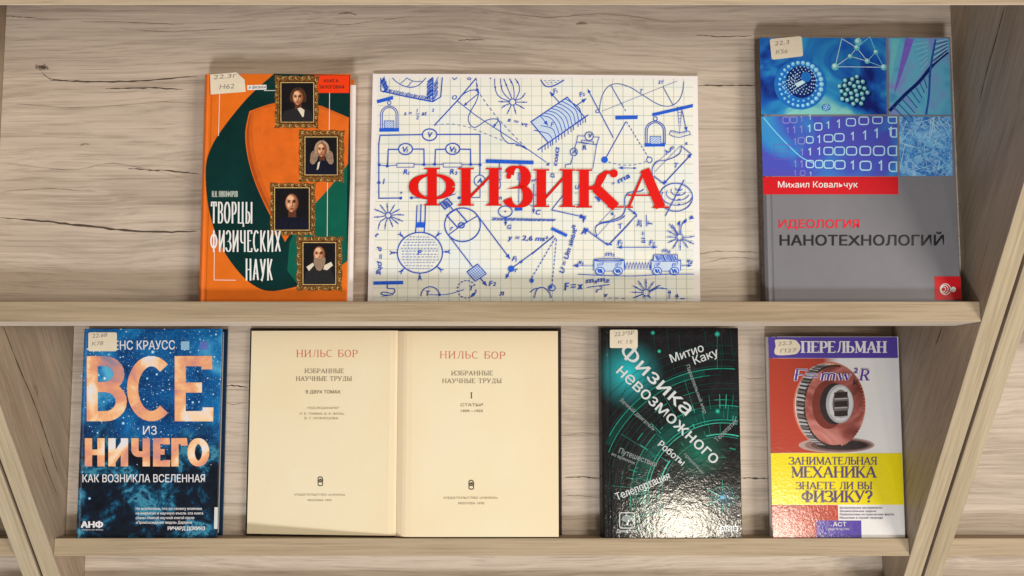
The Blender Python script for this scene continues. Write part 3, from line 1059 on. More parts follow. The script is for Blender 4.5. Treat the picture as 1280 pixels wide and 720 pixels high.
for A_, B_ in zip(cols, cols[1:]):
    mb.add(A_ + B_, [(1, 5, 7, 3), (0, 2, 6, 4), (0, 4, 5, 1), (2, 3, 7, 6)], SHEET)
mb.add(cols[0], [(0, 1, 3, 2)], SHEET)
mb.add(cols[-1], [(0, 2, 3, 1)], SHEET)
a = Art(H, ZS + 0.0001, zf=SHEET_BOW)
a.mb = mb
for k in range(16):
    t0, t1 = k / 16, (k + 1) / 16
    a.n = 0
    a.poly([(473 + 393 * t0, 97.5 + 2.5 * t0), (473 + 393 * t1, 97.5 + 2.5 * t1), (466 + 401.5 * t1, 378), (466 + 401.5 * t0, 378)], SQUARED)
mb.obj('sheet', r)
a = Art(H, ZS + 0.00022, zf=SHEET_BOW)
rnd = random.Random(4)
x = 486.0
while x < 864:
    t = (x - 640) * 0.020
    a.line([(x - 0.3 * t, 98.5), (x + t * .7, 377.5)], rnd.uniform(.35, .7), GRID)
    x += 12.75
y = 108.0
while y < 376:
    a.line([(473 - (y - 97) * .024 + (393.4 + (y - 97) * .024) * k_ / 16, y + k_ / 16) for k_ in range(17)], rnd.uniform(.35, .7), GRID)
    y += 12.0
a.done('grid', r)

d = Art(H, ZS + 0.0004, step=3.5e-7, zf=SHEET_BOW)
d.fat = 1.2
W1, W2 = 1.15, 0.8


def scrib(x0, y0, x1, y1, n, w, amp, slant, mat=None):
    """n short pen strokes side by side between two points"""
    for i in range(n):
        t = (i + rnd.uniform(.2, .8)) / n
        cx, cy = x0 + (x1 - x0) * t, y0 + (y1 - y0) * t
        l = amp * rnd.uniform(.7, 1.1)
        d.line([(cx - slant[0] * l, cy - slant[1] * l), (cx + slant[0] * l, cy + slant[1] * l)], w, mat or PEN)


def bar(p, q, w):
    """a felt-pen bar filled with back and forth strokes"""
    d.line([p, q], w / d.k, MARK)
    L = math.hypot(q[0] - p[0], q[1] - p[1])
    scrib(p[0], p[1], q[0], q[1], max(4, int(L / 14)), .5, w * .62, (.45, -.9))


def burst(cx, cy, rad, tips, w=W2):
    d.ring(cx, cy, rad, rad, W2, PEN, n=16)
    for x, y, bend in tips:
        a0 = math.atan2(y - cy, x - cx)
        p0 = (cx + rad * math.cos(a0), cy + rad * math.sin(a0))
        mx, my = (p0[0] + x) / 2 - (y - cy) * bend, (p0[1] + y) / 2 + (x - cx) * bend
        c = catmull([p0, (mx, my), (x, y)], 5)
        d.line(c, w, PEN)
        q0, q1 = c[-5], c[-3]
        d.head(q0, q1, PEN, 3.0, 2.4)


def jar(cx, top, bot, hw, box, base):
    for k in (0, 17):
        d.line([(cx - hw + k, bot), (cx - hw + k, top + hw * 1.0)] + arc(cx, top + hw * 1.0, hw - k, hw * 1.0 - k * .8, 180, 360, 14) + [(cx + hw - k, bot)], .8, PEN)
    x0, y0, x1, y1 = box
    d.rect(x0, y0, x1, y1, WASH)
    d.line([(x0, y0), (x1, y0), (x1, y1), (x0, y1)], .6, PEN, closed=True)
    for i in range(7):
        t = (i + .5) / 7 * 2
        p = (x0 + (x1 - x0) * min(1, t), y0 if t <= 1 else y0 + (y1 - y0) * (t - 1))
        q = (x0 if t <= 1 else x0 + (x1 - x0) * (t - 1), y0 + (y1 - y0) * min(1, t))
        d.line([p, q], .45, PEN)
    bar((base[0], base[1]), (base[2], base[3]), 26)


def spring(p, q, n, amp, w):
    L = []
    for i in range(2 * n + 1):
        t = i / (2 * n)
        s_ = amp * (1 if i % 2 else -1)
        dx, dy = q[0] - p[0], q[1] - p[1]
        l = math.hypot(dx, dy)
        L.append((p[0] + dx * t - dy / l * s_, p[1] + dy * t + dx / l * s_))
    d.line(L, w, PEN)


def tx(body, x, y, h, rot=0, w=None, mat=None):
    v, f, x0, x1 = glyph_mesh(body, 0.0)
    h = h * (1.3 if h < 34 else 1.12)
    L = w or (x1 - x0) * h / 0.727 * 1.05
    d.T(body, (x, y), (x + L * math.cos(R(rot)), y + L * math.sin(R(rot))), h, mat or PEN, 0.022, 0.18)


# upper left: magnet, bell jar, triangle wave
d.crop(455, 88, 7.2)
d.line([(152, 68), (152, 185), (380, 238), (620, 285), (692, 240), (706, 68)], W1, PEN)
d.line([(620, 285), (622, 68)], W1, PEN)
d.curve([(255, 68), (300, 110), (360, 142), (430, 155), (500, 130), (560, 68)], .8, PEN)
d.curve([(380, 68), (450, 100), (530, 100)], .7, PEN)
d.line([(330, 120), (382, 75)], .7, PEN)
d.line([(392, 147), (440, 96)], .7, PEN)
scrib(165, 80, 205, 175, 13, .7, 30, (.6, -.8))
scrib(175, 178, 610, 268, 38, .65, 24, (.6, -.8))
scrib(595, 80, 590, 250, 17, .75, 34, (.75, -.6))
scrib(650, 90, 645, 255, 11, .55, 42, (.5, -.8))

bar((118, 282), (262, 246), 26)
d.ring(228, 293, 16, 18, .8, PEN, n=12)
jar(228, 322, 522, 79, (183, 455, 270, 520), (138, 537, 316, 536))
tx('s =', 362, 405, 30)
tx('1', 474, 380, 26)
d.line([(466, 395), (500, 392)], .6, PEN)
tx('2', 470, 442, 26)
tx('at', 520, 408, 32)
tx('2', 612, 375, 22)
d.line([(632, 500), (840, 278), (1010, 75)], W1, PEN)
tx('O', 792, 265, 30)
d.dash([(640, 495), (780, 486), (900, 505), (1010, 540), (1210, 620), (1400, 690)], .55, PENF, 4, 3)
d.line([(840, 278), (1010, 412), (1475, 715), (1640, 830)], .75, PEN)
d.curve([(840, 272), (900, 215), (965, 184), (1012, 186), (1030, 220), (1008, 290), (965, 365), (940, 430), (955, 490), (1005, 516), (1110, 452), (1195, 444), (1228, 490), (1238, 590), (1300, 660), (1360, 664), (1470, 715)], .85, PEN)
d.arrow((1040, 205), (895, 325), .8, PEN)
d.arrow((1212, 455), (1160, 520), .9, PEN)
d.dash([(1010, 75), (1030, 180), (1052, 230), (1210, 440), (1470, 715)], .7, PEN, 4, 3)
d.arrow((1012, 110), (1022, 205), .7, PEN)
d.line([(795, 68), (815, 88), (840, 68)], .8, PEN)
d.ring(948, 80, 16, 9, .7, PEN, n=10)
# charge with field lines, s = vt, wooden block on a slope
d.crop(595, 88, 7.2)
tx('"', 120, 100, 22)
for c in ([(168, 80), (176, 180), (215, 245), (305, 285)], [(220, 80), (232, 170), (262, 225), (312, 272)], [(250, 80), (282, 158), (326, 265)], [(300, 80), (330, 130), (343, 200), (342, 262)], [(352, 80), (385, 130), (390, 195), (356, 268)]):
    d.curve(c, W2, PEN)
    d.head(c[0], c[1], PEN, 4, 2.6)
burst(330, 290, 28, [(202, 285, .0), (230, 345, .05), (280, 398, 0), (362, 398, 0), (436, 350, 0), (462, 292, 0), (445, 208, .12)])
tx('s = vt', 282, 462, 30, 16, 185)
d.poly([(495, 468), (820, 247), (975, 425), (650, 655)], WASH)
d.line([(495, 468), (820, 247), (975, 425), (650, 655)], W1, PEN, closed=True)
for i in range(10):
    t = i / 9.5
    x0, y0 = 520 + 300 * t, 452 - 200 * t
    x1, y1 = 690 + 275 * t, 628 - 200 * t
    if i < 2:
        x0, y0 = 520 + 60 * i, 500 + 44 * (1 - i)
    d.curve([(x0, y0), (x0 + 90 - 40 * t, y0 + 18 + 12 * t), ((x0 + x1) / 2 + 52, (y0 + y1) / 2 - 4), (x1, y1)], .85, PEN)
d.arrow((748, 292), (664, 200), .9, PEN, 6, 5)
tx('F', 700, 215, 40, -15)
tx('1', 728, 210, 22, -15)
d.arrow((900, 325), (992, 258), .9, PEN, 6, 5)
tx('F', 935, 245, 40, -15)
tx('2', 962, 238, 22, -15)
d.arrow((575, 410), (648, 500), .9, PEN, 6, 5)
tx('F', 672, 510, 32, 0)
d.line([(555, 722), (1010, 405)], W1, PEN)
scrib(575, 732, 1005, 432, 16, .8, 26, (0.05, 1))
d.curve([(582, 90), (612, 135), (645, 152), (705, 142), (792, 92)], W1, PEN)
for i in range(3):
    d.dash([(610 + 15 * i, 98 + 16 * i), (770 - 40 * i, 98 + 16 * i)], .5, PENF, 3, 2.5)
# upper right: sine, pendulum, balance
d.crop(735, 88, 7.2)
d.line([(-2, 178), (228, 612)], .9, PEN)
d.head((20, 220), (-4, 172), PEN, 5, 4)
tx('O', 64, 388, 26)
d.curve([(100, 378), (108, 310), (125, 240), (155, 180), (200, 138), (270, 125), (380, 157), (490, 225), (620, 303), (700, 325), (765, 314), (820, 268), (850, 195), (862, 100)], .75, PENF)
d.line([(125, 372), (800, 98)], .4, PENF)
d.line([(206, 140), (312, 325)], .8, PENF)
d.dash([(312, 325), (345, 380)], .9, PEN, 2.5, 2)
d.line([(672, 147), (765, 314)], .8, PENF)
tx('T', 460, 205, 26)
tx('3T', 630, 125, 24)
bar((245, 430), (445, 424), 28)
d.line([(340, 465), (158, 795)], .9, PEN)
d.dash([(345, 465), (545, 790)], .8, PEN, 3, 2)
d.ell(148, 808, 27, 26, MARK, 18)
d.ring(148, 808, 27, 26, .6, PEN)
d.ring(552, 808, 25, 25, .8, PEN)
d.dash([(182, 828), (300, 855), (430, 850), (530, 820)], .6, PENF, 3.4, 3)
d.arrow((430, 884), (275, 880), .6, PEN, 5, 4)
d.arrow((280, 884), (438, 882), .4, PEN, 4, 3)
bar((578, 403), (942, 318), 24)
d.ring(605, 438, 18, 18, .8, PEN, n=12)
jar(605, 460, 668, 90, (558, 597, 655, 665), (508, 674, 692, 671))
d.line([(805, 330), (824, 572), (846, 330)], .8, PEN)
for i in range(5):
    d.line([(806 + 3 * i, 355 + 28 * i), (844 - 3 * i, 350 + 28 * i)], .45, PEN)
d.arrow((846, 362), (888, 548), .8, PEN, 5, 4.5)
d.line(catmull([(730, 575), (748, 543)], 2) + catmull([(825, 562), (905, 548), (920, 578)], 4) + catmull([(825, 606), (770, 598), (730, 575)], 4), .6, PEN)
for i in range(9):
    d.line([(752 + 17 * i, 548 + 10 * math.sin(i / 8 * 3.1)), (758 + 16 * i, 566 + 8 * math.sin(i / 8 * 3.1))], .4, PEN)
# the circuit at the left
d.crop(455, 180, 7.2)
d.line([(530, -82), (146, -76), (134, 0), (135, 490), (335, 488)], W1, PEN)
d.ring(592, -80, 65, 52, W1, PEN)
tx('V', 570, -58, 42)
d.line([(657, -82), (1045, -82), (1046, 188), (1043, 285)], W1, PEN)
d.ring(375, 48, 63, 50, W1, PEN)
tx('V', 340, 76, 46)
tx('1', 385, 80, 28)
d.line([(312, 51), (220, 51), (212, 200)], W1, PEN)
d.line([(438, 49), (541, 49), (543, 188)], W1, PEN)
d.ring(800, 48, 63, 50, W1, PEN)
tx('V', 766, 76, 46)
tx('2', 808, 80, 28)
d.line([(737, 51), (645, 53), (640, 185)], W1, PEN)
d.line([(863, 51), (960, 53), (962, 188)], W1, PEN)
d.line([(135, 190), (212, 200), (298, 192)], .7, PEN)
d.line([(452, 188), (540, 190), (716, 188)], .7, PEN)
d.line([(882, 190), (1046, 190)], .8, PEN)
for x, y, w in ((298, 176, 154), (716, 176, 166)):
    d.line([(x, y), (x + w, y), (x + w, y + 36), (x, y + 36)], .6, PEN, closed=True)
for x, y in ((138, 190), (211, 200), (541, 188), (638, 186), (962, 188), (1046, 192), (332, 489), (428, 487), (857, 488)):
    d.ell(x, y, 14, 13, PEN, 12)
tx('R', 356, 275, 42)
tx('1', 400, 280, 26)
tx('R', 775, 275, 42)
tx('2', 820, 280, 24)
tx('I', 172, 362, 44)
d.head((135, 400), (135, 322), PEN, 5, 5)
tx('+', 322, 458, 26)
d.line([(428, 487), (700, 492), (826, 452)], .8, PEN)
d.line([(857, 488), (1046, 486), (1046, 385)], .8, PEN)
d.ring(1043, 335, 50, 50, .8, PEN)
tx('A', 1022, 355, 40)
burst(220, 645, 25, [(92, 588, .02), (145, 548, 0), (208, 535, 0), (278, 548, 0), (322, 590, 0), (364, 642, -.03), (352, 698, 0), (90, 660, -.03), (130, 770, .16), (190, 770, .05), (262, 750, 0), (312, 722, 0)])
# flask, pulley
d.crop(455, 270, 6.095)
d.line([(406, -80), (400, 60), (394, 132)], W1, PEN)
d.line([(470, -88), (466, 60), (460, 132)], W1, PEN)
d.line([(436, -88), (432, 60)], W1, PEN)
bar((400, 70), (464, 70), 34)
d.ring(428, 282, 172, 155, W1, PEN, n=40)
for j in range(12):
    y = 160 + 22 * j
    hw = 150 * math.sqrt(max(0, 1 - ((y - 282) / 150) ** 2))
    if hw > 20:
        d.dash([(428 - hw + rnd.uniform(0, 12), y), (428 + hw - rnd.uniform(0, 12), y + rnd.uniform(-4, 4))], .55, PEN, rnd.uniform(2.2, 3.4), 1.5)
tx('P', 412, 298, 34)
for ang in (-48, -2, 42, 90, 132, 180, 226):
    c, s_ = math.cos(R(ang)), math.sin(R(ang))
    p, q = (428 + 172 * c, 282 + 155 * s_), (428 + 222 * c, 282 + 200 * s_)
    d.line([p, q], .9, PEN)
    d.head(q, (p[0] + 8 * c, p[1] + 8 * s_), PEN, 4, 3)
    for k in (-1, 1):
        d.line([(q[0] - 16 * c, q[1] - 16 * s_), (q[0] + 10 * c - 14 * s_ * k, q[1] + 10 * s_ + 14 * c * k)], .7, PEN)
d.ring(752, 70, 136, 128, W1, PEN, n=36)
d.line([(632, -2), (704, -50), (788, 48), (716, 92)], W1, PEN, closed=True)
d.line([(688, -34), (640, -92)], .9, PEN)
d.line([(580, -92), (636, -132), (676, -88), (618, -48)], .9, PEN, closed=True)
scrib(600, -72, 655, -110, 6, .9, 26, (.66, .72))
d.ring(744, 74, 22, 20, 1.2, PEN, n=14)
d.ell(744, 74, 8, 8, PEN, 10)
d.line([(642, 150), (726, 88)], .8, PEN)
d.line([(764, 62), (868, 2)], .8, PEN)
tx('r', 660, 112, 34)
d.line([(640, 142), (828, 388)], .9, PEN)
d.poly([(787, 428), (866, 370), (932, 442), (850, 498)], WASH)
d.line([(787, 428), (866, 370), (932, 442), (850, 498)], 1.0, PEN, closed=True)
for i in range(1, 6):
    t = i / 6
    d.line([(787 + 79 * t, 428 - 58 * t), (850 + 82 * t, 498 - 56 * t)], .5, PEN)
    d.line([(787 + 63 * t, 428 + 70 * t), (866 + 66 * t, 370 + 72 * t)], .5, PEN)
d.arrow((888, 474), (938, 534), 1.0, PEN, 6, 5)
tx('F', 955, 535, 36)
tx('2', 985, 535, 24)
d.arrow((868, 2), (1114, 330), 1.0, PEN, 6, 5)
tx('F', 1128, 345, 36, 12)
tx('1', 1156, 352, 22)
tx('p = ρhg', 112, 240, 34, 92, 205)
tx('t', 80, 150, 36, 40)
bar((75, 512), (300, 508), 22)
d.curve([(182, 520), (184, 552), (232, 556), (226, 590), (150, 580), (135, 596), (180, 604), (222, 600), (140, 612)], .9, PEN)
d.line(arc(508, 612, 72, 72, 180, 360, 16), .9, PEN)
tx('T', 468, 608, 36)
d.curve([(500, 600), (580, 602), (660, 594), (765, 562)], .7, PEN)
d.ell(578, 600, 10, 10, PEN, 10)
d.dash(arc(785, 560, 70, 66, 0, 345, 24), 1.0, PEN, 2.5, 2)
tx('T', 800, 568, 34)
scrib(820, 606, 850, 592, 4, .8, 22, (.5, -.85))
tx('л', 1035, 608, 36)
d.ell(1122, 405, 25, 24, MARK, 16)
d.arrow((1122, 405), (1082, 478), .9, PEN, 5, 5)
d.line([(1140, 392), (1282, 288), (1445, 160)], .85, PEN)
d.head((1160, 378), (1216, 340), PEN, 5, 4)
tx('r', 1150, 430, 30)
tx('y = 2,6 ms²', 1098, 185, 34, 2, 300)
# behind and between the heading letters
d.crop(595, 180, 7.2)
bar((90, 158), (518, 172), 28)
d.line([(212, 175), (212, 235)], .8, PEN)
d.line([(397, 178), (397, 240)], .8, PEN)
spring((212, 235), (210, 325), 7, 20, .7)
spring((392, 260), (385, 330), 4, 14, .7)
d.curve([(212, 325), (222, 370), (212, 405), (195, 400)], .8, PEN)
tx('m', 195, 505, 34)
d.line([(388, 330), (385, 540)], .8, PEN)
bar((350, 590), (418, 588), 24)
d.ring(265, 612, 62, 50, .9, PEN)
d.ell(265, 612, 8, 8, PEN, 8)
d.line([(140, 668), (720, 684)], .6, PEN)
scrib(145, 682, 710, 692, 42, .6, 16, (.75, -.6))
d.ell(268, 672, 14, 10, MARK, 10)
d.arrow((268, 680), (268, 740), .9, PEN, 5, 4)
tx('G', 280, 770, 30)
scrib(495, 335, 580, 325, 7, .5, 16, (.7, -.7))
d.arrow((521, 360), (518, 628), .9, PEN, 5, 4)
d.line(arc(525, 515, 58, 52, -140, 140, 16), .6, PEN)
tx('C', 535, 640, 40)
d.line([(680, 598), (780, 470), (790, 400)], .8, PEN)
d.arrow((680, 598), (985, 665), .9, PEN, 7, 6)
tx('F', 965, 712, 30, -20)
tx('cosα', 728, 205, 38, -82, 165)
tx('D', 706, 308, 34, -88)
tx('x', 632, 200, 36, 0)
d.line([(805, 218), (806, 192), (852, 186), (870, 120)], .8, PEN)
d.ring(880, 78, 32, 34, .8, PEN, n=16)
tx('A', 866, 92, 30)
d.line([(888, 45), (905, -12), (915, -68), (985, -66)], .7, PEN)
d.line([(908, -10), (1085, 12), (1108, -56), (1060, -58)], .7, PEN)
d.ring(1018, -64, 38, 40, .8, PEN, n=16)
tx('V', 1004, -50, 32)
d.line([(945, -10), (1055, 8), (1060, -14), (950, -30)], .6, PEN, closed=True)
tx('R', 960, 60, 40, -8)
d.line([(1085, 12), (1050, 230)], .7, PEN)
tx('U', 890, 410, 34)
d.line([(930, 390), (985, 400)], .7, PEN)
d.dash([(890, 450), (980, 462)], .5, PENF, 3, 3)
d.line([(895, 550), (990, 540)], .5, PENF)
# right margin and between К and А
d.crop(735, 180, 7.2)
tx('=', 220, 380, 26, -25)
tx('ma', 275, 360, 44, -28, 120)
d.curve([(335, 600), (330, 540), (332, 490), (355, 450), (400, 434), (470, 430), (500, 410)], .9, PEN)
d.curve([(100, 715), (200, 695), (290, 660), (325, 620), (332, 590)], .9, PEN)
d.arrow((360, 585), (438, 640), 1.0, PEN, 5, 4)
d.line([(438, 640), (350, 745), (195, 905)], .6, PEN)
d.line([(100, 715), (215, 595), (300, 590)], .4, PENF)
d.line([(60, 480), (105, 500)], 1.2, MARK)
d.head((130, 520), (70, 490), MARK, 6, 6)
tx('v', 215, 655, 40, -40)
d.line([(835, 18), (930, 95), (678, 365)], .9, PEN)
d.head((690, 350), (676, 368), PEN, 5, 5)
d.head((900, 125), (930, 92), PEN, 5, 5)
d.line([(590, 292), (690, 368)], 1.0, PEN)
d.line([(830, 20), (600, 255)], .4, PENF)
d.line([(745, 55), (600, 190)], .4, PENF)
d.curve([(835, 18), (835, 65), (800, 108), (700, 150), (625, 158), (590, 195), (575, 240), (580, 300), (588, 340), (580, 385)], .85, PEN)
tx('T', 770, 215, 38, 0)
tx('λ,m', 705, 100, 34, -40, 90)
tx('x', 870, 10, 26)
d.ring(790, 482, 150, 126, .95, PEN, n=40)
for i in range(4):
    k = 1 - i * .26
    d.line(arc(800 + 6 * i, 470 - 22 * i, 138 * k, 84 * k, 10, 205, 18), .75, PEN)
    d.head((770, 540 - 42 * i), (840, 552 - 45 * i), PEN, 4, 3)
d.line([(865, 325), (695, 652)], .9, PEN)
for x, y in ((822, 710), (880, 692), (935, 658)):
    d.arrow((x - 18, y + 25), (x + 8, y - 10), .9, PEN, 4, 4)
# bottom right: second pendulum, trolleys, charges, formulas
d.crop(665, 270, 5.953)
bar((145, 95), (260, 150), 18)
d.line([(165, 150), (0, 288)], .9, PEN)
d.dash([(175, 165), (0, 462)], .9, PEN, 3, 2)
d.dash([(182, 175), (150, 515)], .9, PEN, 3, 2)
d.ell(150, 537, 23, 21, WASH, 16)
d.ring(150, 537, 23, 21, 1.1, PEN, n=18)
d.ell(140, 532, 12, 12, MARK, 12)
d.ell(0, 482, 14, 18, MARK, 12)
d.curve([(18, 612), (35, 555), (62, 534), (95, 538), (130, 570), (145, 612)], .9, PEN)
d.curve([(-10, 570), (20, 545), (62, 538)], .8, PEN)
tx('U = Um sinωt', 235, 432, 34, -73, 340)
tx('n', 318, 100, 34, -70)
tx('F = x', 245, 555, 52, -4, 130)
tx('m₁m₂', 405, 502, 32, -5, 170)
d.line([(412, 533), (578, 512)], .9, PEN)
tx('r', 478, 572, 36)
tx('2', 505, 550, 20)
tx('v', 535, 605, 34)
d.dash([(575, 612), (690, 614)], .9, PEN, 3, 5)
d.arrow((566, 222), (384, 92), 1.0, PEN, 6, 6)
tx('F', 380, 45, 36, -8)
d.line([(566, 222), (770, 5)], .6, PEN)
d.line([(545, 205), (595, 218)], 1.2, PEN)
d.curve([(482, 155), (470, 110), (480, 78), (520, 58), (600, 45), (660, 25), (692, 0)], .9, PEN)
d.line([(485, 150), (620, 0)], .4, PENF)
tx('T', 640, 100, 34, -10)
tx('A', 365, 140, 30)
d.line([(780, 0), (770, 14)], .7, PEN)
tx('2π', 815, 85, 34, -90, 48)
d.line([(850, -5), (852, 80)], .8, PEN)
tx('T', 895, 78, 34, -90)
tx('ω =', 842, 205, 34, -88, 80)
d.arrow((780, 236), (632, 236), .8, PEN, 6, 4)
d.arrow((780, 236), (932, 234), .8, PEN, 6, 4)
tx('F', 636, 222, 32)
tx('1', 664, 222, 20)
tx('F', 872, 220, 30)
tx('2', 896, 220, 18)
for x0, x1 in ((460, 685), (885, 1105)):
    d.poly([(x0, 405), (x0, 332), (x1, 332), (x1, 405)], WASH)
    d.line([(x0, 408), (x0, 332), (x1, 332), (x1, 408)], .95, PEN)
    d.line([(x0 + 70, 412), (x1 - 75, 412)], .6, PEN)
    for wx in (x0 + 45, x1 - 47):
        scrib(wx - 22, 366, wx + 26, 356, 5, .6, 16, (.3, -.9))
        d.ell(wx, 411, 33, 29, WASH, 18)
        d.ring(wx, 411, 33, 29, .95, PEN, n=20)
        scrib(wx - 18, 411, wx + 18, 411, 5, .9, 18, (.35, .9))
d.ring(572, 330, 110, 14, .7, PEN)
spring((685, 372), (887, 372), 9, 24, 1.0)
d.poly([(905, 292), (1080, 292), (1084, 338), (900, 338)], WASH)
d.line([(905, 292), (1080, 292), (1084, 338), (900, 338)], .9, PEN, closed=True)
scrib(915, 315, 1075, 315, 17, .85, 22, (.45, .9))
d.curve([(342, 436), (520, 444), (760, 448), (980, 436), (1205, 434)], .8, PEN)
d.arrow((458, 374), (303, 372), .6, PEN, 7, 5)
d.arrow((1110, 372), (1188, 370), .8, PEN, 5, 4)
tx('v₁', 342, 362, 30)
tx('v₂', 1148, 350, 34)
tx('m₁', 545, 300, 26, -3, 66)
tx('m₂', 968, 272, 26, 0, 60)
burst(1100, 160, 23, [(1018, 60, 0), (1098, 40, 0), (1148, 25, -.12), (1040, 65, .0), (1005, 110, 0), (1002, 158, 0), (1012, 202, 0), (1045, 248, 0), (1102, 258, 0), (1160, 240, 0), (1206, 212, 0), (1210, 152, .04)])
burst(850, 572, 25, [(790, 482, 0), (848, 470, 0), (908, 488, 0), (956, 515, 0), (1008, 545, -.12), (752, 520, 0), (742, 568, 0), (755, 612, 0), (830, 615, 0), (885, 615, 0)])
d.arrow((1022, 618), (1026, 552), .9, PEN, 4, 4)
d.arrow((1080, 618), (1082, 580), .9, PEN, 4, 4)
d.line([(1110, 616), (1135, 616)], 1.2, PEN)
d.arrow((1172, 10), (1205, 20), 1.0, PEN, 5, 4)
d.done('pen_drawings', r)
for z_, mt_, off in ((0.0013, DKEDGE, (0.22, 0.22)), (0.00145, REDH, (0, 0))):
    t_ = Art(H, ZS + z_, zf=SHEET_BOW)
    ox, oy = off
    for body, x0, x1, yb, hh in (('Ф', 511.5, 569, 257.3, 47), ('И', 574.5, 625.5, 257.6, 47), ('З', 635.5, 660.5, 259.5, 51), ('И', 669, 716.5, 259.3, 47), ('К*', 720.5, 776.5, 260, 47.5), ('А', 781, 830, 260.3, 48.5)):
        t_.G(body, (x0 + ox, yb + oy), (x1 + ox, yb + oy), hh, mt_, 0.25, 0.036, serif=True, track=0)
    if mt_ is REDH:
        t_.ell(767, 217.5, 5.0, 5.2, REDH, 16)
        t_.ell(636, 221, 3.2, 3.6, REDH, 14)
        t_.ell(635.5, 253, 3.0, 3.2, REDH, 14)
        HEAD = t_
    else:
        DROP = t_
# the heading's thin brown outline lies just under the red letters
HL = HEAD.done('heading_lettering', r)
DROP.done('letter_outline', HL)
# ------------------------------------------------------------------ the grey hardback with blue science pictures
GREY = ink('grey_cover', sr(122, 121, 126), 0.42, 0.05, PL1, scale=35)
REDP = ink('red_print', sr(206, 22, 34), 0.34, 0.05, PL1)


def picture(name, stops, seed, sc=14.0, rough=0.3, stretch=(1, 1), lines=0.0, pl=PL1):
    """a printed picture: soft drifting colours"""
    m, nt, b = base_mat(name, rough)
    v = coords(nt, stretch[0], stretch[1], 1)
    ad = N(nt, 'ShaderNodeVectorMath', operation='ADD')
    ad.inputs[1].default_value = (seed, seed * .7, seed * 1.3)
    nt.links.new(v, ad.inputs[0])
    n = noise(nt, ad.outputs[0], sc, 3, 0.5, 1.6)
    c = ramp(nt, n, stops)
    if lines:
        n2 = noise(nt, ad.outputs[0], sc * 9, 4, 0.7, 1.0)
        c = mix(nt, ramp(nt, n2, [(0.45, (0, 0, 0)), (0.62, (lines,) * 3)]), c, sr(170, 220, 240))
    nt.links.new(c, b.inputs['Base Color'])
    peel(nt, b, pl)
    return m


P1 = picture('picture_nanotube', [(0.34, sr(14, 34, 116)), (0.45, sr(20, 84, 178)), (0.55, sr(44, 146, 200)), (0.64, sr(132, 206, 200))], 3.1, 13)
P2 = picture('picture_helix', [(0.28, sr(60, 130, 190)), (0.45, sr(96, 176, 204)), (0.58, sr(130, 134, 204)), (0.72, sr(156, 120, 198))], 5.7, 14)
P3 = picture('picture_binary', [(0.28, sr(92, 70, 178)), (0.45, sr(70, 84, 190)), (0.56, sr(52, 130, 206)), (0.72, sr(60, 170, 196))], 9.2, 10)
P4 = picture('picture_fibres', [(0.28, sr(34, 88, 170)), (0.48, sr(58, 132, 206)), (0.62, sr(104, 168, 218)), (0.75, sr(120, 110, 196))], 1.4, 24, lines=0.7)
LBLUE = ink('print_light_blue', sr(126, 202, 240), 0.3, 0.1)
PALEB = ink('print_pale_blue', sr(196, 230, 238), 0.3, 0.06)
DEEPB = ink('print_deep_blue', sr(14, 34, 104), 0.3, 0.2)
DTEAL = ink('print_dark_teal', sr(12, 62, 78), 0.3, 0.3)
VIOL = ink('print_violet_haze', sr(120, 96, 196), 0.3, 0.1)
TEALW = ink('print_teal_wash', sr(104, 190, 196), 0.3, 0.1)
BIN = ink('print_binary_white', sr(176, 220, 242), 0.3, 0.06)
BIN2 = ink('print_binary_dim', sr(138, 140, 214), 0.3, 0.06)

r = book_root('large grey hardback with a band of blue science pictures and a red author strip', GB, 0.3110, P_UP, -0.1390)
H = flat([(948, 46), (1187, 47), (1203, 376), (954, 376)], [(0.2241, 0.1036), (0.3979, 0.1029), (0.3996, -0.1369), (0.2229, -0.1369)], 0.3110, -0.1390)
T1 = 0.0166
cv = cover_mesh(0.1752, 0.2424, T1, GREY, mat_edge=ink('grey_cover_edge', sr(72, 62, 56), .5, .2), mat_spine=ink('worn_spine', sr(96, 84, 74), .5, .4, scale=300))
a = Art(H, T1 + 0.00012)
a.mb = cv
a.crop(930, 30, 2.0)
a.poly([(39, 35), (355, 35), (357, 226), (43, 226)], P1)
a.poly([(361, 35), (513, 36), (518, 227), (363, 227)], P2)
a.poly([(43, 231), (383, 231), (385, 380), (47, 380)], P3)
a.poly([(388, 231), (518, 231), (522, 380), (389, 380)], P4)
a.poly([(47, 382), (385, 382), (386, 426), (48, 426)], REDP)
a.poly([(476, 631), (541, 631), (543, 690), (477, 690)], REDP)
cv.obj('cover', r)
page_block(0.1752, 0.2424, T1, EDGES).obj('page_block', r)
rnd = random.Random(12)
a = Art(H, T1 + 0.0003)
a.crop(940, 40, 6.543)
a.ell(395, 430, 215, 205, ink('print_mid_blue', sr(30, 112, 196), .3, .15), 40)
for k, (ang, sz) in enumerate([(i * 360 / 26, 15 + 5 * math.cos(R(i * 360 / 26 + 20))) for i in range(26)]):
    a.ell(395 + 172 * math.cos(R(ang)), 428 + 176 * math.sin(R(ang)), sz, sz, LBLUE, 12)
    a.ell(392 + 172 * math.cos(R(ang)), 424 + 176 * math.sin(R(ang)), sz * .45, sz * .45, PALEB, 8)
for i in range(20):
    ang = i * 18 + 6
    a.ell(392 + 138 * math.cos(R(ang)), 425 + 140 * math.sin(R(ang)), 9, 9, LBLUE, 9)
a.ell(400, 410, 122, 132, DEEPB, 36, -20)
for k in range(3):
    rr = 112 - 20 * k
    for i in range(22 - 3 * k):
        ang = i * 360 / (22 - 3 * k)
        a.ell(410 + 4 * k + rr * math.cos(R(ang)), 398 + rr * math.sin(R(ang)), 5.5, 5.5, BIN, 8)
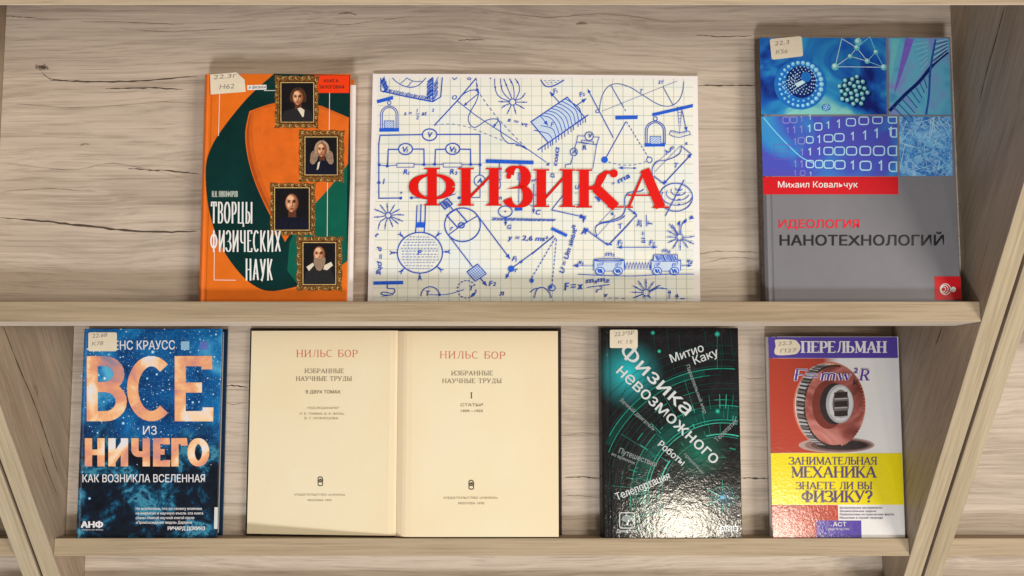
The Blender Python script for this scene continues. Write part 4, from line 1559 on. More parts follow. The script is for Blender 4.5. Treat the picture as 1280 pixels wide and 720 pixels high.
for j in range(6):
    for i in range(9):
        a.ell(235 + 14 * j + 17 * i, 430 + 18 * j - 11 * i, 5, 5, BIN, 8)
a.ell(440, 370, 42, 42, ink('print_mid_blue', (0, 0, 0)), 18)
a.poly([(345, 425), (410, 395), (436, 415), (372, 452)], PALEB)
a.ell(830, 482, 112, 110, DTEAL, 30)
pts = []
for i in range(26):
    ang, rr = i * 137.5, 124 * math.sqrt((i + .5) / 26)
    pts.append((830 + rr * math.cos(R(ang)), 482 + rr * math.sin(R(ang))))
for x, y in pts:
    a.ell(x + 16, y + 10, 20, 18, DEEPB, 10)
for x, y in pts:
    a.ell(x, y, 17, 17, TEALW, 12)
    a.ell(x - 3, y - 4, 9, 9, PALEB, 9)
a.ell(606, 618, 36, 30, ink('print_mid_blue', (0, 0, 0)), 16)
for i in range(16):
    a.ell(606 + 30 * math.cos(i * 2.4) * math.sqrt(i / 16), 618 + 28 * math.sin(i * 2.4) * math.sqrt(i / 16), 5, 5, BIN, 7)
nodes = [(678, 285, 30), (800, 200, 20), (855, 130, 24), (865, 80, 30), (732, 55, 22), (940, 240, 22), (1010, 165, 20), (1075, 290, 26), (870, 60, 12), (962, 40, 14)]
for i, j in ((0, 4), (0, 1), (0, 7), (1, 2), (2, 3), (4, 2), (1, 5), (2, 5), (5, 6), (6, 7), (3, 8), (6, 9), (2, 9), (5, 7)):
    a.line([nodes[i][:2], nodes[j][:2]], .8, PALEB if i + j < 9 else LBLUE)
for x, y, s_ in nodes:
    if y - s_ < 44:
        continue
    a.ell(x, y, s_, s_, TEALW, 16)
    a.ell(x - s_ * .2, y - s_ * .25, s_ * .55, s_ * .55, PALEB, 10)
a.done('molecule_picture', r)
a = Art(H, T1 + 0.0003)
# helix
a.crop(1070, 40, 3.793)
for i in range(4):
    a.poly([(165 + 70 * i, 30 if i else 34), (205 + 70 * i, 34), (160 + 40 * i, 250), (158 + 20 * i, 300)][::1], VIOL if i % 2 else TEALW) if i < 2 else None
a.curve([(158, 375), (230, 300), (300, 235), (370, 150), (435, 95)], 4.2, DEEPB)
a.curve([(332, 392), (345, 300), (352, 180), (372, 60), (378, 36)], 2.6, ink('print_rung_blue', sr(40, 84, 164), .3, .15))
for i in range(9):
    t = i / 8
    a.line([(175 + 170 * t, 355 - 150 * t), (255 + 92 * t, 392 - 150 * t + 40 * (1 - t))], 1.3, MATS['print_rung_blue'])
for i in range(9):
    a.line([(362 + i * 2, 150 - 13 * i), (433, 92 - 7 * i)], .8, DEEPB if i % 2 else BIN)
for i in range(6):
    a.line([(270 + 8 * i, 60 + 24 * i), (340, 50 + 18 * i)], .5, BIN)
a.done('helix_picture', r)
a = Art(H, T1 + 0.0003).crop(1070, 40, 3.793)
# fibres
for i in range(70):
    x, y = rnd.uniform(212, 452), rnd.uniform(412, 672)
    an = rnd.uniform(0, math.pi)
    l = rnd.uniform(20, 60)
    p, q = (x - l * math.cos(an), y - l * math.sin(an)), (x + l * math.cos(an), y + l * math.sin(an))
    cl = lambda p: (min(max(p[0], 207), 457), min(max(p[1], 406), 676))
    a.line([cl(p), cl(q)], rnd.uniform(.35, .8), rnd.choice([BIN, PALEB, LBLUE, LBLUE]))
a.done('fibre_picture', r)
a = Art(H, T1 + 0.0003)
# binary digits
a.crop(945, 140, 6.543)
a.curve([(60, 45), (150, 155), (270, 280), (370, 370), (470, 420)], 1.4, LBLUE)
RW = [('0', 245, 66, 52), ('0', 306, 62, 54), ('1', 370, 56, 50), ('1', 440, 44, 40),
      ('1', 258, 150, 44), ('1', 312, 147, 56), ('1', 370, 142, 58), ('1', 436, 136, 58), ('0', 508, 120, 58), ('1', 590, 108, 58), ('1', 676, 98, 66), ('0', 775, 84, 60), ('0', 880, 72, 62),
      ('1', 318, 242, 50), ('0', 370, 236, 52), ('0', 438, 228, 54), ('1', 515, 224, 62), ('0', 592, 216, 58), ('0', 680, 209, 62), ('1', 790, 200, 66), ('1', 890, 192, 72),
      ('1', 375, 328, 54), ('1', 440, 326, 58), ('1', 515, 322, 62), ('0', 592, 320, 60), ('0', 682, 320, 64), ('0', 780, 319, 66), ('0', 892, 318, 70), ('0', 1005, 318, 72),
      ('1', 320, 425, 56), ('1', 372, 426, 58), ('0', 440, 426, 58), ('0', 515, 427, 60), ('0', 595, 429, 62), ('0', 685, 432, 66), ('1', 790, 436, 70), ('0', 895, 440, 72), ('1', 1020, 440, 78),
      ('1', 318, 498, 40), ('0', 380, 500, 38), ('1', 446, 506, 30), ('1', 985, 176, 76), ('1', 1100, 164, 78), ('0', 992, 64, 62), ('0', 1120, 60, 64), ('0', 1125, 318, 74), ('0', 1135, 448, 76), ('0', 1140, 170, 70)]
for ch, x, y, hh in RW:
    mt = BIN if x > 420 else BIN2
    if ch == '0':
        CLIP = lambda P: [(min(p[0], 1148), max(p[1], 42)) for p in P]
        w_ = hh * (.52 if x < 560 else .62)
        a.line(CLIP(rrect(x - w_, y - hh / 2, x + w_, y + hh / 2, hh * .3)), hh / 6.543 * .15, mt, closed=True)
    else:
        a.line([(x - hh * .22, y - hh * .25), (x + hh * .05, y - hh * .48), (x + hh * .05, y + hh * .5)], hh / 6.543 * .15, mt)
for i in range(2):
    a.line(rrect(145, 265 + 75 * i, 270, 312 + 75 * i, 18), .6, VIOL, closed=True)
a.done('binary_digits', r)
a = Art(H, T1 + 0.0003)
a.T('Михаил Ковальчук', (972.4, 234.4), (1072, 234.4), 7.6, WHITE, 0.006)
a.done('author_lettering', r)
a = Art(H, T1 + 0.0003)
a.T('ИДЕОЛОГИЯ', (973.4, 285), (1074, 285), 10.2, ink('red_title', sr(222, 44, 58), .35, .05), 0.022)
FOIL = ink('dark_foil', sr(72, 72, 76), 0.22, 0.15, 0.0001, scale=500, spec=0.8)
FOIL.node_tree.nodes['Principled BSDF'].inputs['Metallic'].default_value = 0.85
a.T('НАНОТЕХНОЛОГИЙ', (974.8, 306.9), (1179.5, 306.9), 13, FOIL, 0.022)
a.done('title_lettering', r)
a = Art(H, T1 + 0.0003)
for i, rr in enumerate((6.4, 4.6, 2.8)):
    a.ring(1181.5 - i * 1.2, 361.6, rr, rr * 1.05, 1.0, WHITE)
a.ell(1191.4, 361.9, 3.3, 3.4, WHITE, 16)
a.done('publisher_mark', r)
sticker(H, T1 + 0.0005, r, [(962, 50.4), (963.4, 48.8), (1000, 45.4), (1002, 47), (1003.6, 69), (1002, 70.6), (966, 74.8), (964.2, 73)],
        [('22.3', (968, 57.4), (986, 55), 5.2), ('К56', (969.6, 68), (984, 66.6), 5.4)])

# ------------------------------------------------------------------ the blue hardback with a starry sky
m, nt, b = base_mat('starry_print', 0.34)
v = coords(nt, 1, 1, 1)
sep = N(nt, 'ShaderNodeSeparateXYZ')
nt.links.new(v, sep.inputs[0])
n1 = noise(nt, v, 17, 5, 0.6, 0.6)
sky = ramp(nt, n1, [(0.30, sr(3, 34, 76)), (0.45, sr(6, 72, 134)), (0.58, sr(18, 112, 176)), (0.72, sr(84, 176, 216))])
n2 = noise(nt, v, 38, 7, 0.68, 0.35)
cloud = ramp(nt, n2, [(0.36, sr(10, 14, 26)), (0.50, sr(16, 28, 44)), (0.56, sr(16, 76, 110)), (0.61, sr(66, 142, 170)), (0.66, sr(16, 54, 84)), (0.8, sr(8, 24, 44))])
low = mth(nt, 'ADD', mth(nt, 'MULTIPLY', sep.outputs[1], -16.0), mth(nt, 'MULTIPLY', noise(nt, v, 20, 3), 1.6))
lowf = ramp(nt, mth(nt, 'ADD', low, 1.35), [(0.25, (0, 0, 0)), (0.75, (1, 1, 1))])
c = mix(nt, lowf, sky, cloud)
for sc, th, col in ((420, 0.16, sr(150, 205, 235)), (190, 0.13, sr(205, 230, 245)), (900, 0.22, sr(90, 160, 210))):
    vo = N(nt, 'ShaderNodeTexVoronoi')
    vo.inputs['Scale'].default_value = sc
    nt.links.new(v, vo.inputs['Vector'])
    vc = N(nt, 'ShaderNodeSeparateColor')
    nt.links.new(vo.outputs['Color'], vc.inputs[0])
    st = mth(nt, 'MULTIPLY', mth(nt, 'LESS_THAN', vo.outputs['Distance'], th), mth(nt, 'GREATER_THAN', vc.outputs[0], 0.45))
    st = mth(nt, 'MULTIPLY', st, mth(nt, 'SUBTRACT', 1.0, mth(nt, 'MULTIPLY', N(nt, 'ShaderNodeRGBToBW').outputs[0], 0)))
    bw = N(nt, 'ShaderNodeRGBToBW')
    nt.links.new(lowf, bw.inputs[0])
    st = mth(nt, 'MULTIPLY', st, mth(nt, 'SUBTRACT', 1.0, bw.outputs[0]))
    c = mix(nt, st, c, col)
nt.links.new(c, b.inputs['Base Color'])
peel(nt, b, PL1)
STARRY = m
m, nt, b = base_mat('nebula_letters', 0.34)
v = coords(nt, 1, 1, 1)
n1 = noise(nt, v, 26, 4, 0.55, 0.5)
nt.links.new(ramp(nt, n1, [(0.30, sr(150, 134, 156)), (0.42, sr(222, 150, 126)), (0.52, sr(240, 178, 128)), (0.58, sr(246, 212, 172)), (0.66, sr(230, 226, 230))]), b.inputs['Base Color'])
NEB = m
LETW = ink('letters_white', sr(226, 224, 226), 0.34, 0.05)
STARW = ink('star_white', sr(214, 238, 248), 0.34, 0.03)
STARB = ink('star_halo', sr(86, 160, 206), 0.34, 0.1)

r = book_root('blue hardback with a starry sky and huge peach coloured title letters', GB, -0.3796, P_LO, -0.1092)
H = flat([(102, 411), (278, 411), (271, 672), (91, 672)], [(-0.4536, 0.1075), (-0.3052, 0.1075), (-0.3053, -0.1083), (-0.4542, -0.1083)], -0.3796, -0.1092)
T1 = 0.0186
cv = cover_mesh(0.1487, 0.2167, T1, STARRY, mat_edge=ink('blue_cover_edge', sr(10, 44, 78), .4, .2))
cv.obj('cover', r)
page_block(0.1487, 0.2167, T1, EDGES).obj('page_block', r)
a = Art(H, T1 + 0.00012)
rnd = random.Random(21)
for x, y, s_ in ((131, 473, 3.0), (191, 440, 2.6), (115.5, 463.5, 1.6), (102, 470, 1.4), (184, 473, 1.6), (196, 468, 1.8), (204, 488, 1.2), (241, 503, 1.9), (270, 418, 1.7), (268, 446, 1.5), (136, 443, 1.3), (250, 424, 1.2),
                 (154, 529, 2.2), (122, 541, 1.4), (112, 623, 1.8), (127, 527, 1.1), (213, 441, 1.3), (238, 440, 1.2), (161, 457, 1.0), (263, 525, 1.3), (112, 533, .9), (103, 590, 1.0), (272, 452, 1.1), (247, 464, 1.0), (184, 502, 1.0)):
    a.ell(x, y, s_ * .95, s_ * .95, STARB, 12)
    a.ell(x, y, s_ * .5, s_ * .5, STARW, 10)
for i in range(90):
    s_ = rnd.uniform(.25, .6)
    a.ell(rnd.uniform(104, 270), 413 + 170 * rnd.random() ** 1.3, s_, s_, STARW, 6)
a.done('printed_stars', r)
a = Art(H, T1 + 0.0003)
a.rect(226.3, 426.6, 236.8, 437.3, ink('pale_square', sr(142, 186, 216), .35, .05))
a.done('pale_square', r)
a = Art(H, T1 + 0.0003)
a.rect(250, 426.6, 260.4, 437.3, ink('violet_square', sr(92, 116, 190), .35, .15))
a.done('violet_square', r)
a = Art(H, T1 + 0.0003)
a.poly([(268.2, 634), (272.6, 634), (272, 661), (267.6, 661)], ink('slip_white', sr(206, 212, 212), .5, .05))
a.done('white_strip', r)
a = Art(H, T1 + 0.0003)
a.G('ВСЕ', (107, 526.5), (262.5, 526.5), 81.5, NEB, 0.17, 0.155, serif=False, track=.07)
a.G('НИЧЕГО', (105, 582.9), (261, 582.9), 35.2, NEB, 0.26, 0.20, serif=False, track=.06)
a.T('ИЗ', (179, 543.2), (196, 543.2), 10.8, LETW, 0.006)
a.T('КАК ВОЗНИКЛА ВСЕЛЕННАЯ', (103.4, 602.6), (256.3, 602.6), 9.8, LETW, 0.008)
a.done('title_lettering', r)
a = Art(H, T1 + 0.0003)
a.T('ЛОУРЕНС КРАУСС', (109, 437.4), (218.7, 436.6), 11.2, LETW, 0.008)
a.done('author_lettering', r)
a = Art(H, T1 + 0.0003)
for k, L in enumerate(('Не исключено, что по своему влиянию', 'на мировую и научную мысль эта книга', 'станет главной научной книгой после', '«Происхождения видов» Дарвина')):
    a.T(L, (170, 637.2 + 5.75 * k), ((252.5, 254, 243, 240)[k], 637.2 + 5.75 * k), 3.4, LETW, 0.012)
a.T('РИЧАРД ДОКИНЗ', (210, 662.4), (256.4, 662.4), 4.4, LETW, 0.03)
a.done('quotation_lettering', r)
a = Art(H, T1 + 0.0003)
a.T('АНФ', (101.8, 659.2), (128.5, 659.2), 7.4, LETW, 0.06)
a.T('АЛЬПИНА НОН-ФИКШН', (101.8, 662.9), (129, 662.9), 1.6, LETW, 0.0)
a.done('publisher_mark', r)
sticker(H, T1 + 0.0005, r, rrect(110.6, 415.4, 146.4, 439, 2.2), [('22.68', (115.5, 422.5), (134, 420.6), 5), ('К78', (115, 432.4), (129, 431.2), 5)])

# ------------------------------------------------------------------ the old book lying open at its title spread
CREAM = None
m, nt, b = base_mat('aged_paper', 0.75, 0.25)
v = coords(nt, 1, 1, 1)
n1 = noise(nt, v, 9, 4, 0.6)
n2 = noise(nt, v, 900, 2)
c = ramp(nt, n1, [(0.3, (0.84, 0.70, 0.455)), (0.5, (0.84, 0.73, 0.50)), (0.7, (0.85, 0.745, 0.53))])
sp_ = N(nt, 'ShaderNodeSeparateXYZ')
nt.links.new(v, sp_.inputs[0])
e1 = ramp(nt, mth(nt, 'ADD', sp_.outputs[1], mth(nt, 'MULTIPLY', n1, 0.02)), [(0.185, (0, 0, 0)), (0.235, (1, 1, 1))])
e2 = ramp(nt, mth(nt, 'ADD', sp_.outputs[0], mth(nt, 'MULTIPLY', n1, 0.03)), [(0.135, (0, 0, 0)), (0.185, (1, 1, 1))])
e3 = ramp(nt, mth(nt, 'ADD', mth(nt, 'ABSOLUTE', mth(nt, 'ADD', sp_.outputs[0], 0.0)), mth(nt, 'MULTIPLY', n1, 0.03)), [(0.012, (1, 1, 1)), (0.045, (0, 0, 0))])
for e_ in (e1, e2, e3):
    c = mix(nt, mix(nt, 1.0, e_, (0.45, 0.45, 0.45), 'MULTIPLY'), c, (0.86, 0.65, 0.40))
c = mix(nt, 0.06, c, ramp(nt, n2, [(0.3, (0.4, 0.34, 0.25)), (0.7, (0.95, 0.9, 0.78))]))
nt.links.new(c, b.inputs['Base Color'])
CREAM = m
CASE = ink('dark_cloth_case', sr(46, 36, 30), 0.7, 0.3, scale=700)
BROWNP = ink('page_edges_aged', sr(196, 164, 112), 0.8, 0.3, scale=800)
TITRED = ink('faded_red_ink', sr(200, 92, 70), 0.6, 0.08)
TITGREY = ink('faded_grey_ink', sr(128, 114, 92), 0.6, 0.1)
TITPALE = ink('faded_pale_ink', sr(150, 132, 104), 0.6, 0.1)
r = book_root('old open book with cream title pages in a dark cloth cover', GB, -0.1143, P_LO, -0.1092, name='open_book')
mb = MB()
prof = [(-0.1662, 0.0005, 0.0030), (-0.012, 0.0005, 0.0028), (-0.009, 0.0005, 0.0026), (0.003, 0.0005, 0.0026), (0.006, 0.0005, 0.0028), (0.1668, 0.0005, 0.0030)]
hb = 0.2177
for (x0, a0, b0), (x1, a1, b1) in zip(prof, prof[1:]):
    mb.add([(x0, 0, a0), (x1, 0, a1), (x1, hb, a1), (x0, hb, a0), (x0, 0, b0), (x1, 0, b1), (x1, hb, b1), (x0, hb, b0)],
           [(3, 2, 1, 0), (4, 5, 6, 7), (0, 1, 5, 4), (2, 3, 7, 6)] + ([(3, 0, 4, 7)] if x0 < -.16 else []) + ([(1, 2, 6, 5)] if x1 > .16 else []), CASE)
mb.obj('cover', r)
LP = [(-0.1632, 0.0080), (-0.14, 0.0098), (-0.10, 0.0126), (-0.06, 0.0152), (-0.03, 0.0170), (-0.014, 0.0180), (-0.0085, 0.0177), (-0.0060, 0.0168)]
RP = [(-0.0058, 0.0167), (-0.0035, 0.0180), (0.0005, 0.0198), (0.004, 0.0207), (0.010, 0.0212), (0.04, 0.0213), (0.10, 0.0212), (0.1625, 0.0210)]


def leaf_block(P, y0, y1, base, name, edge, skew=(0, 0)):
    mb = MB()
    n = len(P)
    vs = []
    for x, z in P:
        vs += [(x, y0, base), (x, y0, z), (x, y1, z), (x, y1, base)]
    for i in range(n - 1):
        k = 4 * i
        mb.add([vs[k + j] for j in range(8)], [(1, 5, 6, 2)], CREAM)
        mb.add([vs[k + j] for j in range(8)], [(0, 4, 5, 1), (2, 6, 7, 3), (3, 7, 4, 0)], edge)
    mb.add(vs[:4], [(0, 1, 2, 3)], edge)
    mb.add(vs[-4:], [(3, 2, 1, 0)], edge)
    return mb.obj(name, r)


ED2 = EDGES.copy()
ED2.name = 'aged_page_edges'
for n_ in ED2.node_tree.nodes:
    if n_.type == 'VALTORGB':
        n_.color_ramp.elements[0].color = (0.42, 0.33, 0.21, 1)
        n_.color_ramp.elements[1].color = (0.74, 0.64, 0.46, 1)
lpg = leaf_block(LP, 0.0028, 0.2148, 0.0032, 'left_page', ED2)
rpg = leaf_block(RP, 0.0022, 0.2142, 0.0032, 'right_page_block', ED2)
zl = lambda x: np.interp(x, [p[0] for p in LP], [p[1] for p in LP])
H1 = flat([(312, 414), (498, 412), (494, 672), (303, 668)], [(-0.2793, 0.1052), (-0.1201, 0.1068), (-0.1211, -0.1088), (-0.2817, -0.1069)], -0.1143, -0.1092)
H2 = flat([(498, 412), (698, 415), (698, 672), (494, 672)], [(-0.1194, 0.1066), (0.0488, 0.1041), (0.0479, -0.1078), (-0.1205, -0.1078)], -0.1143, -0.1092)
for Hh, zf, z0, par, dx in ((H1, zl, 0.00015, lpg, 0), (H2, lambda x: 0.0, 0.0215, rpg, 1)):
    a = Art(Hh, z0, zf=zf).crop(290, 400, 2.4837)
    g = dict(serif=True, track=.12)
    if not dx:
        a.G('НИЛЬС', (200, 115), (312, 115), 22, TITRED, .13, .05, **g)
        a.G('БОР', (330, 115), (391, 115), 22, TITRED, .13, .05, **g)
        a.done('heading_lettering', par)
        a = Art(Hh, z0 + 0.0001, zf=zf).crop(290, 400, 2.4837)
        a.G('ИЗБРАННЫЕ', (226, 165), (348, 165), 14, TITGREY, .15, .07, **g)
        a.G('НАУЧНЫЕ ТРУДЫ', (199, 189), (373, 189), 14, TITGREY, .15, .07, **g)
        a.T('В ДВУХ ТОМАХ', (230, 228), (338, 228), 10, TITGREY, .012)
        a.T('ПОД РЕДАКЦИЕЙ', (235, 276), (332, 276), 6, TITPALE)
        a.T('И. Е. ТАММА, В. А. ФОКА,', (211, 294), (350, 294), 6.5, TITPALE)
        a.T('Б. Г. КУЗНЕЦОВА', (226, 308), (331, 308), 6.5, TITPALE)
        a.T('ИЗДАТЕЛЬСТВО «НАУКА»', (195, 545), (352, 545), 6, TITPALE)
        a.T('МОСКВА 1970', (236, 562), (310, 562), 6, TITPALE)
        ex, ey = 275, 501
    else:
        a.G('НИЛЬС', (645, 119), (764, 120), 22, TITRED, .12, .05, **g)
        a.G('БОР', (783, 120), (848, 121), 22, TITRED, .12, .05, **g)
        a.done('heading_lettering', par)
        a = Art(Hh, z0 + 0.0001, zf=zf).crop(290, 400, 2.4837)
        a.G('ИЗБРАННЫЕ', (681, 172), (810, 172), 14, TITGREY, .14, .07, **g)
        a.G('НАУЧНЫЕ ТРУДЫ', (653, 196), (837, 196), 14, TITGREY, .14, .07, **g)
        a.G('I', (738, 243), (749, 243), 18, BLACKINK, .16, .06, **g)
        a.T('СТАТЬИ', (710, 268), (779, 268), 9, TITPALE, .01)
        a.T('1909—1925', (711, 286), (779, 286), 7.5, TITPALE, .01)
        a.T('ИЗДАТЕЛЬСТВО «НАУКА»', (658, 555), (825, 555), 6.5, TITPALE)
        a.T('МОСКВА 1970', (703, 572), (783, 572), 6.5, TITPALE)
        ex, ey = 743, 512
    a.done('page_lettering', par)
    a = Art(Hh, z0 + 0.0001, zf=zf).crop(290, 400, 2.4837)
    EMB = ink('emblem_ink', sr(70, 62, 50), 0.5, 0.2)
    a.line(rrect(ex - 7, ey - 4, ex + 7, ey + 13, 4), 1.1, EMB, closed=True)
    a.curve([(ex - 7, ey - 1), (ex - 6, ey - 12), (ex + 2, ey - 14), (ex + 7, ey - 8), (ex + 7, ey)], 1.2, EMB)
    a.line([(ex - 5, ey + 1), (ex + 5, ey + 1)], 1.6, EMB)
    a.line([(ex - 3, ey - 7), (ex + 4, ey - 6)], 1.2, EMB)
    a.done('publisher_emblem', par)
mb = MB()
mb.add([(-0.0064, 0.0005, 0.0162), (-0.0054, 0.0005, 0.0162), (-0.0052, 0.016, 0.0164), (-0.0060, 0.016, 0.0164)], [(0, 1, 2, 3)], ink('sewing_thread', sr(140, 44, 36), .7, .1))
mb.obj('binding_thread', r)

# ------------------------------------------------------------------ the glossy black hardback with green rings
PLB = 0.00011
m, nt, b = base_mat('black_laminated_print', 0.10, 0.5)
v = coords(nt, 1, 1, 1)
c = ramp(nt, noise(nt, v, 60, 5, 0.7), [(0.3, sr(12, 13, 15)), (0.55, sr(26, 25, 28)), (0.75, sr(42, 38, 42))])
tc = N(nt, 'ShaderNodeTexCoord')
for (gx, gy), rad, col, st in (((-0.043, 0.170), 0.040, sr(40, 190, 196), 1.0), ((0.030, 0.088), 0.034, sr(10, 120, 96), .8), ((0.0557, 0.0415), 0.016, sr(30, 110, 140), .6)):
    vm = N(nt, 'ShaderNodeVectorMath', operation='DISTANCE')
    cx = N(nt, 'ShaderNodeCombineXYZ')
    sp = N(nt, 'ShaderNodeSeparateXYZ')
    nt.links.new(tc.outputs['Object'], sp.inputs[0])
    nt.links.new(sp.outputs[0], cx.inputs[0])
    nt.links.new(sp.outputs[1], cx.inputs[1])
    nt.links.new(cx.outputs[0], vm.inputs[0])
    vm.inputs[1].default_value = (gx, gy, 0)
    f = mth(nt, 'MULTIPLY', mth(nt, 'POWER', mth(nt, 'SUBTRACT', 1.0, mth(nt, 'DIVIDE', vm.outputs['Value'], rad), True), 1.6), st)
    c = mix(nt, f, c, col)
nt.links.new(c, b.inputs['Base Color'])
peel(nt, b, PLB)
BLACKC = m
TEAL = [ink('teal_line_%s' % n_, sr(*c_), 0.10, 0.25, PLB, scale=90, spec=.5) for n_, c_ in (('bright', (70, 190, 168)), ('mid', (24, 140, 118)), ('dim', (12, 70, 62)), ('band', (8, 52, 46)))]
GW = ink('gloss_white', sr(206, 212, 212), 0.10, 0.04, PLB, spec=.5)
GWD = ink('gloss_grey', sr(140, 150, 150), 0.10, 0.04, PLB, spec=.5)

r = book_root('glossy black hardback with green rings and slanting white words', GB, 0.1648, P_LO, -0.1092)
H = flat([(748, 410), (922, 410), (929, 671), (752, 671)], [(0.091, 0.1083), (0.2375, 0.1083), (0.2388, -0.1072), (0.0926, -0.1072)], 0.1648, -0.1092)
T1 = 0.0196
cv = cover_mesh(0.1463, 0.2175, T1, BLACKC, mat_edge=ink('black_cover_edge', sr(18, 16, 16), .4, .2), groove=0.010)
cv.obj('cover', r)
page_block(0.1463, 0.2175, T1, EDGES).obj('page_block', r)
a = Art(H, T1 + 0.00012)
CX, CY = 903, 621.6


def clip_arc(rad, w, mt, a0, a1, n=60):
    seg = []
    for p in arc(CX, CY, rad, rad, a0, a1, n):
        if 760 < p[0] < 920.5 + (p[1] - 410) * .0268 and 413 < p[1] < 669:
            seg.append(p)
        elif len(seg) > 1:
            a.line(seg, w, mt)
            seg = []
        else:
            seg = []
    if len(seg) > 1:
        a.line(seg, w, mt)


clip_arc(157, 9, TEAL[3], 180, 262)
clip_arc(104, 20, TEAL[3], 150, 300, 90)
clip_arc(104, 9, TEAL[2], 200, 285, 80)
for rad, w, k, a0, a1 in ((161, 1.1, 1, 178, 300), (164, .7, 2, 178, 280), (153, .8, 1, 180, 262), (148, .6, 2, 185, 255), (115, 1.2, 1, 150, 300), (111, .7, 2, 150, 300), (97, 1.4, 1, 140, 300), (93, .8, 0, 175, 300), (80, 1.6, 0, 160, 215), (79, 1.4, 0, 255, 300), (76, .7, 1, 150, 300), (122, .6, 2, 230, 290)):
    clip_arc(rad, w, TEAL[k], a0, a1)
rnd = random.Random(31)
for i in range(70):
    an = rnd.uniform(150, 292)
    r0 = rnd.choice([80, 93, 97, 111])
    r1 = r0 + rnd.choice([6, 12, 18])
    p, q = [(CX + k_ * math.cos(R(an)), CY + k_ * math.sin(R(an))) for k_ in (r0, r1)]
    if all(762 < t_[0] < 920 + (t_[1] - 410) * .0268 and 414 < t_[1] < 668 for t_ in (p, q)):
        a.line([p, q], rnd.uniform(.3, .9), TEAL[rnd.choice([0, 1, 1, 2])])
for an, r0, r1 in ((195, 115, 158), (202, 115, 160), (225, 115, 160), (212, 97, 150), (252, 111, 155), (240, 111, 150), (186, 111, 140)):
    p, q = [(CX + k_ * math.cos(R(an)), CY + k_ * math.sin(R(an))) for k_ in (r0, r1)]
    if 762 < q[0]:
        a.line([p, q], .4, TEAL[1])
for x, y0, y1, k in ((817, 413, 452, 2), (833, 413, 438, 2), (896.5, 413, 462, 1), (899.5, 430, 462, 2), (913, 413, 445, 2), (880, 413, 432, 2), (848, 413, 446, 2), (901, 415, 450, 2)):
    a.line([(x, y0), (x + 3 * (k - 1), y1)], .5, TEAL[k])
for x, y, s_ in ((896.6, 417.6, 3.2), (824, 439, 2.4), (816, 416, 2.6), (897, 514, 3)):
    a.ell(x, y, s_, s_, TEAL[1], 14)
    a.ell(x, y, s_ * .45, s_ * .45, TEAL[0], 10)
for an in range(0, 360, 30):
    p = (CX + 22 * math.cos(R(an)), CY + 22 * math.sin(R(an)))
    a.line([(CX + 5 * math.cos(R(an)), CY + 5 * math.sin(R(an))), p], .8, TEAL[2 if an % 90 else 1])
for an in (152, 208):
    a.line([(CX, CY), (CX + 22 * math.cos(R(an)), CY + 22 * math.sin(R(an)))], .9, TEAL[0])
a.ell(CX, CY, 2.6, 2.4, ink('star_blue_glow', sr(96, 176, 222), .2, .1, PLB), 16)
a.ring(CX, CY, 14, 14, .6, TEAL[1])
for i in range(60):
    x, y = rnd.uniform(765, 924), rnd.uniform(420, 660)
    a.line([(x, y), (min(919, x + rnd.uniform(-14, 14)), y + rnd.uniform(6, 40))], .35, TEAL[2]) if y < 600 else None
for rad in (68, 60, 128, 136, 143, 172, 180, 190):
    clip_arc(rad, .45, TEAL[2], 178, 290, 70)
for i in range(60):
    an, r0 = rnd.uniform(150, 285), rnd.choice([50, 62, 80, 115, 122, 128, 136, 153])
    clip_arc(r0, rnd.uniform(.5, 1.3), TEAL[rnd.choice([1, 2, 2])], an, an + rnd.uniform(4, 14), 8)
a.done('green_rings', r)
a = Art(H, T1 + 0.0006)
a.T('Физика', (773.2, 440.6), (856.8, 519.8), 18, GW, 0.012)
a.T('невозможного', (769.6, 465.4), (891.6, 580.6), 15.5, GW, 0.010)
a.done('title_lettering', r)
a = Art(H, T1 + 0.0006)
a.T('Митио', (839.8, 453.4), (880.4, 438.6), 10.6, GW, 0.008)
a.T('Каку', (868.6, 455.6), (898.5, 444.2), 10.6, GW, 0.008)
a.done('author_lettering', r)
a = Art(H, T1 + 0.0006)
a.T('Параллельный мир', (857.4, 457), (879.4, 517), 4.6, GWD, 0.012)
a.T('Вечный двигатель', (774.6, 501), (816.6, 539), 5, GWD, 0.008)
a.T('Телепатия', (896.4, 552.6), (922, 527), 6, GWD, 0.008)
a.T('Роботы', (821.6, 556.6), (852, 582.2), 8.4, GW, 0.014)
a.T('пришельцы', (854.4, 568), (878, 592.6), 3.8, GWD, 0.012)
a.T('Путешествия', (772.8, 566), (819.4, 583.6), 7, GWD, 0.010)
a.T('во времени', (764, 568.6), (792.6, 580.6), 4, GWD, 0.008)
a.T('Телепортация', (771.4, 625.4), (838, 598), 9.2, GW, 0.012)
a.T('Внеземные', (795, 639), (820, 629), 4.2, GWD, 0.008)
a.T('цивилизации', (809, 642), (838, 631), 4.2, GWD, 0.008)
a.done('chapter_lettering', r)
a = Art(H, T1 + 0.0006)
a.line(rrect(774.4, 640.8, 793, 660, 3), 1.2, GW, closed=True)
a.poly(catmull([(776.6, 650), (778.4, 645.6), (783, 643.4), (788.6, 645), (791, 649.4), (787.6, 651.6), (784.6, 652.4), (780, 652)], 4), GWD)
a.poly([(782.8, 651.6), (784.8, 651.6), (785.6, 655.6), (790.6, 656.8), (777.4, 656.8), (782.2, 655.4)], GWD)
a.T('Династия', (770.4, 665.6), (796, 665.6), 4.2, GW, 0.010)
a.done('foundation_mark', r)
a = Art(H, T1 + 0.0006)
for x, ch in ((899.6, 'А'), (907.6, 'Н'), (915.4, 'Ф')):
    a.rect(x, 657, x + 6.9, 664, GW)
    a.T(ch, (x + 1.6, 663), (x + 5.3, 663), 4.8, BLACKINK, 0.02)
a.done('publisher_mark', r)
